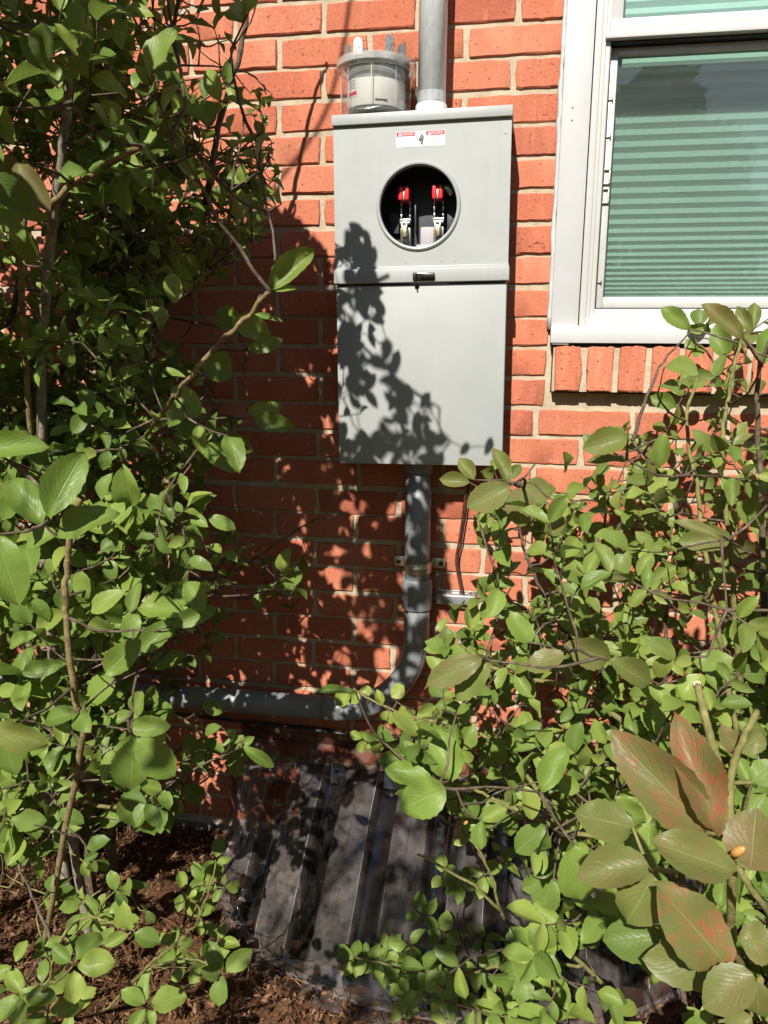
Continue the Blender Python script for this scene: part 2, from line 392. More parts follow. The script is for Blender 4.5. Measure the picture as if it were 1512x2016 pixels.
# ------------------------------------------------------------------ brick wall
WX0 = .5435; WX1 = 1.56                        # window opening
WZ0 = 1.337; WZ1 = 2.68
WELLX0, WELLX1 = -.06, .86; WELLT = .232                     # basement window
wall = tag(empty('brick_wall', (0, 0, 0)), 'red brick house wall with sandy mortar joints', 'wall')
def mortar():
    bm = bmesh.new(); X0, X1, Z0, Z1 = -3.2, 4.2, -.9, 3.3; y0, y1 = .0055, .11
    bx(bm, X0, WELLX0, y0, y1, 0.02, Z1); bx(bm, WELLX0, WX0 + .006, y0, y1, WELLT, Z1); bx(bm, WX1, X1, y0, y1, .02, Z1)
    bx(bm, WX0 + .006, WX1, y0, y1, WELLT, 1.226); bx(bm, WELLX1, WX1, y0, y1, .02, WELLT); bx(bm, WX0 + .006, WX1, y0, y1, WZ1, Z1)
    bx(bm, WX0 + .006, WX1, .095, y1, 1.226, WZ0 - .001)
    return link('mortar', bm_mesh(bm, 'mortar', False), 'mortar', wall)
mortar()
box('foundation', 'foundation', wall, -3.2, WELLX0, .004, .3, -.95, .02, 0); box('foundation', 'foundation', wall, WELLX1, 4.2, .004, .3, -.95, .02, 0)
box('foundation', 'foundation', wall, WELLX0, WELLX1, .004, .3, -.95, -.5, 0)
def brick_mesh(name, L, H, D, seed, jag=1.):
    r = random.Random(seed); bm = bmesh.new(); n = 9
    # front outline, slightly uneven, a worn arris behind it
    def outline(ins, y, j):
        pts = []
        for i in range(n): pts.append((-L / 2 + ins + (L - 2 * ins) * i / (n - 1), -H / 2 + ins))
        for i in range(1, 2): pts.append((L / 2 - ins, 0))
        for i in range(n): pts.append((L / 2 - ins - (L - 2 * ins) * i / (n - 1), H / 2 - ins))
        pts.append((-L / 2 + ins, 0)); res = []
        for k, (x, z) in enumerate(pts):
            cor = k in (0, n - 1, n + 1, 2 * n)
            dx = r.gauss(0, j) * 1.2 + ((.0016 if x < 0 else -.0016) * r.uniform(0, 1.6) if cor else 0)
            dz = r.gauss(0, j) + ((.0016 if z < 0 else -.0016) * r.uniform(0, 1.6) if cor else 0)
            res.append(bm.verts.new((x + dx, y + r.gauss(0, j * .25), z + dz)))
        return res
    A = outline(.0024, 0, .0007 * jag); B = outline(.0002, .0024, .0009 * jag); Cc = outline(0, D, .0003)
    for P, Q in ((A, B), (B, Cc)):
        for i in range(len(P)): bm.faces.new((P[i], P[(i + 1) % len(P)], Q[(i + 1) % len(P)], Q[i]))
    m = len(A); lo = A[:n]; hi = A[n + 1:2 * n + 1][::-1]; rt, lt = A[n], A[-1]
    for i in range(n - 1): 
        if i == 0: bm.faces.new((lo[0], lo[1], hi[1], hi[0], lt))
        elif i == n - 2: bm.faces.new((lo[i], lo[i + 1], rt, hi[i + 1], hi[i]))
        else: bm.faces.new((lo[i], lo[i + 1], hi[i + 1], hi[i]))
    return bm_mesh(bm, name, True, 35)
JT = .0112
full = [brick_mesh('brick', BW - JT, CH - .0102, .06, 100 + k) for k in range(9)]
def lay_bricks():
    far = bmesh.new(); nn = 0
    for row in range(-18, 32):
        zc = G - (row + .5) * CH
        if zc - CH / 2 < .004: continue
        rj = random.gauss(0, .0014); jit = {}
        def joint(u):
            if u not in jit: jit[u] = random.gauss(0, .0022)
            return u * BW + BA + BSL * max(-8, row) + jit[u]
        for k in range(-15, 20):
            u = k + (0 if row % 2 == 0 else .5); x0 = joint(u) + JT / 2; x1 = joint(u + 1) - JT / 2
            zt, zb = zc + CH / 2, zc - CH / 2
            pieces = [(x0, x1)]
            if zc < WELLT: pieces = [q for q in ((x0, min(x1, WELLX0 - .004)), (max(x0, WELLX1 + .004), x1)) if q[1] - q[0] > .03]
            if zb < WZ1 - .01 and zt > 1.222:        # beside the window
                lim = WX0 - .004 if zc > 1.33 else WX0 - .006
                pieces = []
                if x0 < lim - .035: pieces.append((x0, lim if x1 > lim - .05 else x1))
                if x1 > WX1 + .03: pieces.append((max(x0, WX1 + .006), x1))
            for a, b in pieces:
                if b - a < .025: continue
                me = None; L = b - a
                if abs(L - (BW - JT)) < .012: me = random.choice(full); sx = L / (BW - JT)
                else: me = brick_mesh('brick', L, CH - .0102, .06, row * 50 + k); sx = 1.
                cx = (a + b) / 2; cy = random.gauss(0, .0009); rz = random.gauss(0, .0022)
                px, py, _ = PJ([cx, 0, zc]); vis = -90 < px[0] < 1600 and -40 < py[0] < 2060 and zc > .03
                mt = Matrix.Translation((cx, cy, zc + rj + random.gauss(0, .0008))) @ Matrix.Rotation(rz, 4, 'Y') @ Matrix.Diagonal((sx * random.choice((1, -1)), 1, 1, 1))
                if vis and nn < 299:
                    o = link('brick', me, 'brick', wall); o.matrix_local = mt; nn += 1
                else:
                    t = me.copy(); t.transform(mt); far.from_mesh(t); bpy.data.meshes.remove(t)
    o = link('brickwork', bm_mesh(far, 'brickwork', True, 35), 'brick', wall); o['kind'] = 'stuff'
    return nn
NBRICK = lay_bricks()
# recessed course under the sill
for k in range(5):
    a = WX0 + .012 + k * .21
    o = link('brick', brick_mesh('brick', .199, .034, .04, 900 + k), 'brick', wall, (a + .1, .03, 1.209))

# ------------------------------------------------------------------ brick window sill (bricks on edge)
sill = tag(empty('brick_sill', (WX0, 0, 1.226)), 'projecting sill of red bricks on edge under the white window', 'window sill')
n_r = 15; pitch = .0693
rl = [brick_mesh('sill_brick', .0585, .098, .09, 500 + k, 1.2) for k in range(5)]
smort = bmesh.new()
for k in range(n_r):
    o = link('brick', rl[k % 5], 'brick', sill, (.012 + .029 + k * pitch + random.gauss(0, .001), -.034 + random.gauss(0, .0012), .055 + random.gauss(0, .001)))
    o.rotation_euler = (math.radians(-4), random.gauss(0, .012), 0)
bx(smort, .008, n_r * pitch, -.026, .05, .004, .101, 0, 1)
link('mortar', bm_mesh(smort, 'sill_mortar', False), 'mortar', sill)

# ------------------------------------------------------------------ window
win = tag(empty('window', (0, 0, 0)), 'white vinyl double hung window with wide white metal trim and insect screen', 'window')
TX = .602                                     # inner edge of the flat trim
b = bmesh.new(); bx(b, WX0, TX, -.016, .05, WZ0 + .038, WZ1, .0015)
o = link('trim', bm_mesh(b, 'trim'), 'white_trim', win)
box('trim', 'white_trim', win, WX1 - .06, WX1, -.016, .05, WZ0 + .038, WZ1, .0015); box('trim', 'white_trim', win, WX0, WX1, -.016, .05, WZ1, WZ1 + .06, .0015)
box('sill_trim', 'white_trim', win, WX0, WX1, -.030, .05, WZ0, WZ0 + .0375, .0015)
# ragged bead of caulk down the trim's outer edge
pts = []; z = WZ0 + .03
while z < WZ1: pts.append((WX0 - .0035 + random.gauss(0, .0007), -.006 + random.gauss(0, .0015), z)); z += random.uniform(.012, .04)
tube('caulk_bead', 'caulk', win, pts, [random.uniform(.0042, .0062) for _ in pts], 8)
# nested frame steps
def ring(name, mat, x0, x1, z0, z1, wl, wb, y0, y1, wt=None, bev=.0012):
    wt = wb if wt is None else wt
    g = []
    g.append(box(name, mat, win, x0, x0 + wl, y0, y1, z0, z1, bev)); g.append(box(name, mat, win, x1 - wl, x1, y0, y1, z0, z1, bev))
    g.append(box(name, mat, win, x0 + wl, x1 - wl, y0 + .0005, y1, z0, z0 + wb, bev)); g.append(box(name, mat, win, x0 + wl, x1 - wl, y0 + .0005, y1, z1 - wt, z1, bev))
    return g
FX0 = TX + .003; FX1 = WX1 - .063; FZ0 = WZ0 + .0375; FZ1 = WZ1
ring('frame', 'white_vinyl', FX0, FX1, FZ0, FZ1, .014, .018, -.004, .09)
ring('frame', 'white_vinyl', FX0 + .014, FX1 - .014, FZ0 + .018, FZ1 - .018, .009, .010, .004, .09)
ring('frame', 'white_vinyl', FX0 + .023, FX1 - .023, FZ0 + .028, FZ1 - .028, .010, .010, .010, .09)
ML = 1.960                                     # underside of the meeting rail
# upper sash
ux0, ux1 = FX0 + .033, FX1 - .033
b = bmesh.new(); bx(b, ux0 - .012, ux1 + .012, -.004, .05, ML, ML + .016, .0015); bx(b, ux0 - .004, ux1 + .004, .004, .05, ML + .0155, ML + .040, .003)
link('meeting_rail', bm_mesh(b, 'meeting_rail'), 'white_vinyl', win)
box('sash_stile', 'white_vinyl', win, ux0 - .001, ux0 + .022, .008, .05, ML + .036, FZ1 - .04, .003); box('sash_stile', 'white_vinyl', win, ux1 - .022, ux1 + .001, .008, .05, ML + .036, FZ1 - .04, .003)
box('pane', 'window_glass', win, ux0 + .015, ux1 - .015, .028, .032, ML + .03, FZ1 - .05, 0)
# lower: insect screen frame, then the sash behind
lx0, lx1 = FX0 + .034, FX1 - .034; lz0, lz1 = FZ0 + .040, ML - .002
ring('gasket', 'dark_gasket', lx0 - .0015, lx1 + .0015, lz0 - .002, lz1 + .001, .003, .003, .0125, .05, bev=0)
ring('screen_frame', 'screen_frame', lx0 + .002, lx1 - .002, lz0 + .0015, lz1 - .004, .016, .024, .034, .046, .016)
box('insect_screen', 'insect_screen', win, lx0 + .017, lx1 - .017, .0405, .0412, lz0 + .022, lz1 - .018, 0)
ring('lower_sash', 'white_vinyl', lx0 - .004, lx1 + .004, lz0 - .006, lz1 + .03, .024, .032, .052, .085, .04)
box('pane', 'window_glass', win, lx0 + .015, lx1 - .015, .066, .070, lz0 + .02, lz1 - .006, 0)
for z in (lz0 + .055, lz0 + .36, lz0 + .435):
    b = bmesh.new(); bx(b, lx0 + .001, lx0 + .013, .0315, .0345, z, z + .0022, .0004); bx(b, lx0 + .011, lx0 + .0132, .0312, .0345, z - .004, z + .006, .0004)
    link('screen_clip', bm_mesh(b, 'screen_clip'), 'black_metal', win)
for z in (lz0 + .225, lz0 + .265):
    b = bmesh.new()
    for q in ((0, .016, 0, .003), (0, .016, .029, .032), (0, .003, 0, .032), (.013, .016, 0, .032)): bx(b, lx0 + .001 + q[0], lx0 + .001 + q[1], .028, .034, z + q[2], z + q[3], .0006)
    link('pull_tab', bm_mesh(b, 'pull_tab'), 'screen_frame', win)
for z in (1.60, 1.625): 
    b = bmesh.new(); lathe(b, [(0, -.0168), (.0016, -.0168), (.0016, -.0155)], 8, 'Y', (WX0 + .022, 0, z + .2)); link('nail_head', bm_mesh(b, 'nail'), 'black_metal', win)
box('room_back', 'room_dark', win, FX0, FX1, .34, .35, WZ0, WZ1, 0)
# pleated blind
blind = tag(empty('window_blind', (lx0, .135, lz0)), 'pale green pleated blind hanging behind the window glass', 'blind')
def pleat_mesh(h, d, Lx):
    me = bpy.data.meshes.new('pleat'); t = .0012
    P = [(0, h), (-d, h * .44), (0, 0), (t, 0), (-d + t * 1.4, h * .44), (t, h)]
    V = [(x, y, z) for x in (0, Lx) for y, z in P]
    F = [(0, 1, 7, 6), (1, 2, 8, 7), (2, 3, 9, 8), (3, 4, 10, 9), (4, 5, 11, 10), (5, 0, 6, 11), (0, 5, 4, 1), (1, 4, 3, 2), (6, 7, 10, 11), (7, 8, 9, 10)]
    me.from_pydata(V, [], F); return me
z = .01; zs = []
while z < 1.28:
    h = .0065 + .0185 * min(1, max(0, (z - .02) / .24)) ** .8; zs.append((z, h)); z += h
pm = {}
for z, h in zs:
    key = round(h, 4)
    if key not in pm: pm[key] = pleat_mesh(h - .0004, .0065, lx1 - lx0 - .01)
    link('pleat', pm[key], 'blind_fabric', blind, (.005, 0, z))
box('bottom_rail', 'blind_fabric', blind, .005, lx1 - lx0 - .005, -.012, .012, -.008, .009, .002)

# ------------------------------------------------------------------ meter cabinet
BXW = .3715; BZ = 1.066; BH = .733
cab = tag(empty('meter_cabinet', (.2660, 0, BZ), (0, math.radians(-.85), 0)), 'grey steel electric meter cabinet on the brick wall with open round socket', 'meter cabinet')
hw = BXW / 2; FR = .125
b = bmesh.new()
bx(b, -hw + .003, hw - .003, -.006, .004, .002, BH - .006); bx(b, -hw + .003, -hw + .0046, -FR + .003, -.004, .002, BH - .006)
bx(b, hw - .0046, hw - .003, -FR + .003, -.004, .002, BH - .006); bx(b, -hw + .004, hw - .004, -FR + .003, -.004, .001, .0026)
bx(b, -hw + .004, hw - .004, -.118, -.004, .385, .387)
link('shell', bm_mesh(b, 'shell'), 'cabinet_paint', cab)
b = bmesh.new(); bx(b, -hw - .0018, hw + .0018, -FR - .0085, .002, BH - .0205, BH, .0013, 2)
link('rain_cap', bm_mesh(b, 'cap'), 'cabinet_paint', cab)
# upper cover with a round hole and its raised collar
RC = (-.0045, .5475); RH = .0815
LIP0, LIP1 = .3925, .4245
def plate_with_hole():
    bm = bmesh.new(); z0, z1 = LIP1 - .004, BH - .021; x0, x1 = -hw, hw; n = 64; yf = -FR
    def edge(a):
        c, s = math.cos(a), math.sin(a); t = 1e9
        if c > 1e-9: t = min(t, (x1 - RC[0]) / c)
        if c < -1e-9: t = min(t, (x0 - RC[0]) / c)
        if s > 1e-9: t = min(t, (z1 - RC[1]) / s)
        if s < -1e-9: t = min(t, (z0 - RC[1]) / s)
        return (RC[0] + c * t, RC[1] + s * t)
    angs = sorted([2 * math.pi * i / n for i in range(n)] + [math.atan2(z - RC[1], x - RC[0]) % (2 * math.pi) for x in (x0, x1) for z in (z0, z1)])
    m = len(angs); prof = [(RH + .0085, 0), (RH + .0072, -.004), (RH + .0045, -.0062), (RH + .0015, -.0055), (RH, -.003), (RH, .010)]
    outer = [bm.verts.new((edge(a)[0], yf, edge(a)[1])) for a in angs]
    back = [bm.verts.new((v.co.x, yf + .012, v.co.z)) for v in outer]
    rings = [[bm.verts.new((RC[0] + r * math.cos(a), yf + dy, RC[1] + r * math.sin(a))) for a in angs] for r, dy in prof]
    for P, Q in [(back, outer), (outer, rings[0])] + list(zip(rings, rings[1:])):
        for i in range(m): bm.faces.new((P[i], P[(i + 1) % m], Q[(i + 1) % m], Q[i]))
    return bm_mesh(bm, 'upper_cover', True, 30)
up = link('upper_cover', plate_with_hole(), 'cabinet_paint', cab)
b = bmesh.new(); lathe(b, [(.0078, 0), (.0074, -.0007), (0, -.0009)], 20, 'Y', (-.158, -FR, LIP1 + .045)); link('knockout', bm_mesh(b, 'ko'), 'cabinet_paint', up)
# lip strip
b = bmesh.new(); bx(b, -hw - .0012, hw + .003, -FR - .012, -FR + .02, LIP0, LIP1 - .0025, .0022, 3); bx(b, -hw - .001, hw + .0015, -FR - .0035, -FR + .01, LIP1 - .006, LIP1 + .003, .0015)
lip = link('drip_lip', bm_mesh(b, 'lip'), 'cabinet_paint', cab)
b = bmesh.new(); bx(b, -hw + .002, hw - .002, -FR - .002, -FR + .012, 0, LIP0 - .0032, .0022, 3); bx(b, -hw + .006, hw - .006, -FR + .012, -FR + .016, .004, LIP0 - .01)
low = link('lower_cover', bm_mesh(b, 'low'), 'cabinet_paint', cab)
# latch
b = bmesh.new(); yb = -FR - .0122
bx(b, -.013, .033, yb - .0035, yb, LIP0 + .004, LIP0 + .019, .0012); bx(b, .004, .0335, yb - .0085, yb - .003, LIP0 + .0075, LIP0 + .0175, .002)
bx(b, -.013, -.005, yb - .010, yb - .003, LIP0 + .002, LIP0 + .020, .002)
la = link('latch', bm_mesh(b, 'latch'), 'black_metal', cab)
b = bmesh.new(); bx(b, -.005, .018, yb - .0060, yb - .0034, LIP0 + .0155, LIP0 + .0185, .0008); link('hasp_pin', bm_mesh(b, 'pin'), 'steel', la)
b = bmesh.new(); bx(b, -.0065, -.0035, -FR - .0034, -FR - .0014, LIP0 - .020, LIP0 - .004, .0007); lathe(b, [(.0042, -.0021), (.0042, -.0034), (0, -.0036)], 12, 'Y', (-.005, -FR, LIP0 - .008)); link('lock_tab', bm_mesh(b, 'tab'), 'black_metal', la)
# small screws on the upper cover
for sx, sz in ((-.11, LIP1 + .012), (-.03, LIP1 + .012), (.045, LIP1 + .013), (.075, LIP1 + .013), (.165, LIP1 + .013), (hw - .012, BH - .05)):
    b = bmesh.new(); lathe(b, [(.0021, 0), (.0019, -.0011), (0, -.0015)], 10, 'Y', (sx, -FR, sz)); link('screw', bm_mesh(b, 'screw'), 'cabinet_paint', up)
# warning sticker
sx0, sx1, sz0, sz1 = -.0515, .0505, .6650, .6945; yS = -FR - .0006
st = box('warning_label', 'label_white', cab, sx0, sx1, yS, -FR + .0002, sz0, sz1, 0); st['label'] = 'white sticker with red DANGER and PELIGRO headings'
pw = .0385
for k, (xa, word) in enumerate(((sx0 + .0008, 'DANGER'), (sx1 - pw - .0008, 'PELIGRO'))):
    bnd = box('red_band', 'label_red', st, xa, xa + pw, yS - .0003, yS, sz1 - .0086, sz1 - .0006, 0)
    text('lettering', word, .0068, 'label_white', st, (xa + pw * .6, yS - .00045, sz1 - .0047), sx=.92)
    me = bpy.data.meshes.new('tri'); q = xa + .0073; zt = sz1 - .0015
    me.from_pydata([(q - .0033, yS - .0005, zt - .0062), (q + .0033, yS - .0005, zt - .0062), (q, yS - .0005, zt)], [], [(0, 1, 2)]); link('warning_triangle', me, 'label_white', st)
    b = bmesh.new()
    for i, f in enumerate((.62, .95, .78, 0, .88, .95)):
        if f: bx(b, xa + .0022, xa + .0022 + (pw - .004) * f * random.uniform(.9, 1.), yS - .0003, yS, sz1 - .0118 - i * .0029, sz1 - .0107 - i * .0029)
    link('small_print', bm_mesh(b, 'print', False), 'label_grey', st)
b = bmesh.new(); hx, hz = (sx0 + sx1) / 2 + .003, sz0 + .0135; yy = yS - .0003      # hand beside an electric arc
bx(b, hx - .0045, hx + .0035, yy, yS, hz - .004, hz + .002)
for i, (dx, L) in enumerate(((-.0036, .0065), (-.0013, .0088), (.001, .0084), (.0031, .006))): bx(b, hx + dx - .0009, hx + dx + .0009, yy, yS, hz + .0015, hz + .0015 + L)
bx(b, hx - .0042, hx - .0022, yy, yS, hz - .003, hz + .003, mtx=Matrix.Translation((-.002, 0, .0)))
bx(b, hx - .0028, hx + .002, yy, yS, hz - .010, hz - .0062); bx(b, hx - .0014, hx + .0028, yy, yS, hz - .0066, hz - .0045)
for (xa, za, L, an) in ((-.0105, .0062, .0045, .7), (-.0085, .0030, .0045, -1.0), (-.0093, -.0005, .005, .6)):
    bx(b, -L / 2, L / 2, yy, yS, -.0006, .0006, mtx=Matrix.Translation((hx + xa, 0, hz + za)) @ Matrix.Rotation(an, 4, 'Y'))
link('hand_symbol', bm_mesh(b, 'hand', False), 'label_ink', st)
# socket inside the hole
sk = box('socket_base', 'socket_plate', cab, -.105, .098, -.030, -.024, .430, .660, .002)
box('socket_base', 'dark_plastic', cab, -.150, .150, -.022, -.007, .40, .70, 0)
jx = (-.0365, .0365)
for k, x in enumerate(jx):
    x += RC[0]
    j = tag(empty('jaw_assembly', (x, 0, RC[1])), None); j.parent = cab; j.location = (x, 0, RC[1])
    b = bmesh.new(); bx(b, -.013, .013, -.040, -.030, -.085, .060, .001); link('bus_bar', bm_mesh(b, 'bus'), 'dark_plastic', j)
    for s in (-1, 1):
        b = bmesh.new()
        for zz in (-.008, .006, .02): bx(b, s * .0095 - .0018, s * .0095 + .0018, -.060, -.040, zz - .0055, zz + .0055, .0006)
        link('contact', bm_mesh(b, 'contact'), 'steel', j)
    b = bmesh.new()            # red cap: two lobes with a slot
    bx(b, -.0118, -.0018, -.092, -.052, .020, .050, .004, 3); bx(b, .0018, .0118, -.092, -.052, .020, .050, .004, 3); bx(b, -.0105, .0105, -.086, -.05, .021, .0495, .002)
    link('red_jaw_cap', bm_mesh(b, 'red'), 'red_plastic', j)
    b = bmesh.new(); bx(b, -.0017, .0017, -.0895, -.08, .021, .040, .0004); link('jaw_blade', bm_mesh(b, 'jb'), 'brass', j)
    b = bmesh.new()            # lower jaw: two spring leaves and block
    for s in (-1, 1): bx(b, s * .0052 - .0013, s * .0052 + .0013, -.083, -.040, -.052, -.026, .0005)
    bx(b, -.0115, .0115, -.062, -.040, -.070, -.030, .0015); bx(b, -.0115, .0115, -.070, -.045, -.026, -.020, .001)
    link('lower_jaw', bm_mesh(b, 'lj'), 'steel', j)
    b = bmesh.new(); bx(b, -.0038, .0038, -.080, -.05, -.053, -.030, .0005); link('jaw_insert', bm_mesh(b, 'ji'), 'brass', j)
    b = bmesh.new(); bx(b, -.0125, .0125, -.066, -.05, -.0135 - .006, -.0135, .001); link('clamp', bm_mesh(b, 'cl'), 'zinc', j)
    sgn = -1 if k == 0 else 1
    b = bmesh.new(); bx(b, sgn * .017 if sgn > 0 else -.040, .040 if sgn > 0 else -.017, -.044, -.034, -.040, .004, .001); o = link('side_plate', bm_mesh(b, 'sp'), 'socket_plate', j)
    b = bmesh.new(); bx(b, sgn * .027 - .0035, sgn * .027 + .0035, -.0446, -.0436, -.018, -.014); link('slot', bm_mesh(b, 'slot'), 'dark_gasket', o)
    b = bmesh.new(); bx(b, -.012, .012, -.056, -.044, -.009, .009, .001, mtx=Matrix.Translation((sgn * .022, 0, .046)) @ Matrix.Rotation(.75 * sgn, 4, 'Y')); link('lug', bm_mesh(b, 'lug'), 'zinc' if k else 'dark_plastic', j)
b = bmesh.new(); bx(b, -.004, .030, -.058, -.030, -.078, -.030, .003); bx(b, -.012, .034, -.066, -.030, -.092, -.068, .002)
link('insulator_block', bm_mesh(b, 'ib'), 'block_grey', cab, (RC[0], 0, RC[1]))
b = bmesh.new(); bx(b, -.050, -.036, -.06, -.030, -.092, -.066, .002); link('insulator_block', bm_mesh(b, 'ib2'), 'block_grey', cab, (RC[0], 0, RC[1]))
b = bmesh.new(); bx(b, -.0175, -.0135, -.056, -.03, -.04, .018, .001); link('barrier', bm_mesh(b, 'bar'), 'dark_plastic', cab, (RC[0], 0, RC[1]))

# ------------------------------------------------------------------ pulled electric meter standing face-down on the cabinet
ZT = BZ + BH + .003
mt = tag(empty('electric_meter', (.1490, -.062, ZT)), 'pulled electric meter with clear cover standing face down on the grey cabinet', 'electric meter')
mt.scale = (1, 1, 1.16); mt.rotation_euler = (math.radians(1), math.radians(1.0), math.radians(-8))
R0 = .0745
b = bmesh.new(); lathe(b, [(0, .0035), (R0 - .012, .0035), (R0 - .004, .006), (R0 - .0005, .014), (R0 + .0018, .0785), (R0 - .0002, .0785), (R0 - .0025, .0145), (R0 - .006, .0085), (R0 - .014, .006), (0, .006)], 64)
link('clear_cover', bm_mesh(b, 'dome'), 'meter_clear', mt)
b = bmesh.new(); lathe(b, [(R0 + .0018, .078), (R0 + .0065, .080), (R0 + .0108, .083), (R0 + .0112, .0945), (R0 + .0095, .0955), (R0 + .0088, .0850), (R0 + .004, .0825), (R0 - .0002, .0805), (R0 + .0018, .078)], 64); link('cover_rim', bm_mesh(b, 'rim'), 'meter_rim', mt)
for a in (3.6, 4.15, 4.9, 5.6):
    b = bmesh.new(); bx(b, -.0009, .0009, -.0012, .0012, .012, .076, .0004); o = link('cover_seam', bm_mesh(b, 'seam'), 'meter_rim', mt, ((R0 + .001) * math.cos(a), (R0 + .001) * math.sin(a), 0)); o.rotation_euler = (0, 0, a)
b = bmesh.new(); lathe(b, [(0, .014), (.060, .014), (.0615, .016), (.0620, .058), (.060, .0595), (0, .060)], 56); dr = link('inner_drum', bm_mesh(b, 'drum'), 'meter_white', mt)
b = bmesh.new(); bx(b, -.013, .013, -.0005, .0005, -.001, .001, .0002); o = link('drum_slot', bm_mesh(b, 'ds'), 'dark_gasket', dr, (.030, -.0550, .022)); o.rotation_euler = (0, 0, .48)
b = bmesh.new(); lathe(b, [(0, .0075), (.054, .0075), (.058, .010), (.058, .0139), (0, .0139)], 48); link('face_plate', bm_mesh(b, 'fp'), 'meter_grey', mt)
b = bmesh.new(); lathe(b, [(0, .0820), (.0600, .0820), (.0705, .0855), (.0715, .0875), (.0715, .0945), (.068, .0965), (.064, .0985), (.060, .100), (0, .100)], 56); bp = link('base_plate', bm_mesh(b, 'bp'), 'meter_grey', mt)
b = bmesh.new(); lathe(b, [(.0585, .0600), (.0605, .063), (.0605, .0818), (.055, .082)], 56); link('neck', bm_mesh(b, 'neck'), 'meter_mid', mt)
for k, (px, py, an) in enumerate(((-.033, -.028, .15), (.036, -.026, -.1), (-.042, .034, .6), (.044, .030, -.5))):
    b = bmesh.new(); n = 10; P = [(-.0095, 0), (.0095, 0)] + [(.0095 * math.cos(math.pi * i / n), .024 + .0095 * math.sin(math.pi * i / n)) for i in range(n + 1)]
    f = b.faces.new([b.verts.new((x, -.0012, z)) for x, z in P]); e = bmesh.ops.extrude_face_region(b, geom=[f]); bmesh.ops.translate(b, vec=(0, .0024, 0), verts=[v for v in e['geom'] if isinstance(v, bmesh.types.BMVert)])
    o = link('blade', bm_mesh(b, 'blade'), 'steel', mt, (px, py, .1015)); o.rotation_euler = (0, 0, an)
for px, py, hh, an in ((-.058, -.020, .030, .5), (-.066, -.004, .016, .3), (.062, -.014, .026, -.4)):
    b = bmesh.new(); V = [b.verts.new(v) for v in ((-.007, -.001, 0), (.007, -.001, 0), (.0052, -.001, hh), (-.006, -.001, hh * .85))]; f = b.faces.new(V)
    e = bmesh.ops.extrude_face_region(b, geom=[f]); bmesh.ops.translate(b, vec=(0, .0026, 0), verts=[v for v in e['geom'] if isinstance(v, bmesh.types.BMVert)])
    o = link('base_foot', bm_mesh(b, 'foot'), 'meter_grey', mt, (px, py, .098)); o.rotation_euler = (0, 0, an)
def arc_label(name, mat, r, a0, a1, z0, z1, par, t=.0004):
    b = bmesh.new(); lathe(b, [(r, z0), (r + t, z0), (r + t, z1), (r, z1)], 8, 'Z', (0, 0, 0), a0, a1); return link(name, bm_mesh(b, name), mat, par)
lb = arc_label('paper_label', 'label_white', .0622, math.radians(222), math.radians(249), .030, .060, mt)
arc_label('red_band', 'label_red', .0628, math.radians(223), math.radians(248), .0325, .0385, lb)
for i in range(5): arc_label('print_line', 'label_grey', .0628, math.radians(225), math.radians(247 - 3 * (i % 2)), .043 + i * .0033, .0442 + i * .0033, lb)
pth = [(R0 * .985 * math.cos(a), R0 * .985 * math.sin(a) - .004, .009 - .006 * math.sin((a - 4.2) / 1.05 * math.pi)) for a in np.linspace(4.2, 5.25, 14)]
tube('seal_wire', 'steel', mt, pth, .0011, 8)

# ------------------------------------------------------------------ conduit above
gp = tag(empty('steel_conduit', (.2700, -.068, ZT - .003)), 'galvanised steel conduit rising from the top of the meter cabinet', 'conduit')
tube('pipe', 'galvanised', gp, [(0, 0, .012), (.0004, .0, .5), (.001, 0, 1.2)], .0296, 40)
b = bmesh.new(); pr = []
for i in range(9): pr += [(.0288, .030 + i * .0024), (.0306, .0312 + i * .0024)]
lathe(b, pr, 40); link('thread', bm_mesh(b, 'thr'), 'galvanised', gp)
b = bmesh.new(); lathe(b, [(.0296, .001), (.0335, .0012), (.0345, .004), (.0335, .024), (.0318, .027), (.029, .0275)], 40); link('hub', bm_mesh(b, 'hub'), 'galvanised', gp)

# ------------------------------------------------------------------ PVC conduit below
YP = -.058; XP = .2565
pv = tag(empty('plastic_conduit', (XP, YP, BZ)), 'grey plastic conduit dropping below the cabinet and bending left along the wall', 'conduit')
RB = .205; zc = .4285 + RB; rp = .0302
tube('pipe', 'pvc', pv, [(0, 0, .0), (.001, 0, -.2), (.002, 0, -(BZ - .70))], rp, 40)
el = [(.0025, 0, -(BZ - .765)), (.003, 0, zc - BZ)]
for i in range(1, 25):
    a = math.pi / 2 * i / 24; el.append((.003 - RB * (1 - math.cos(a)), 0, zc - RB * math.sin(a) - BZ))
el.append((.003 - RB - .03, -.0, .4285 - BZ)); elbow = tube('elbow', 'pvc', pv, el, rp + .0004, 40)
tube('horizontal_pipe', 'pvc', pv, [(.003 - RB + .0, 0, .4286 - BZ), (-.5, .002, .424 - BZ), (-1.3, .004, .415 - BZ)], rp - .0006, 36)
b = bmesh.new(); lathe(b, [(.0300, .002), (.0338, .002), (.0340, -.024), (.0332, -.027), (.0303, -.0275)], 40); link('terminal_adapter', bm_mesh(b, 'ta'), 'pvc', pv)
b = bmesh.new(); zt, zb = .783 - BZ, .709 - BZ; lathe(b, [(.0300, zt), (.0352, zt), (.0360, zt - .0015), (.0360, zb + .0015), (.0352, zb), (.030, zb)], 44); link('coupling', bm_mesh(b, 'cp'), 'pvc', pv, (.002, 0, 0))
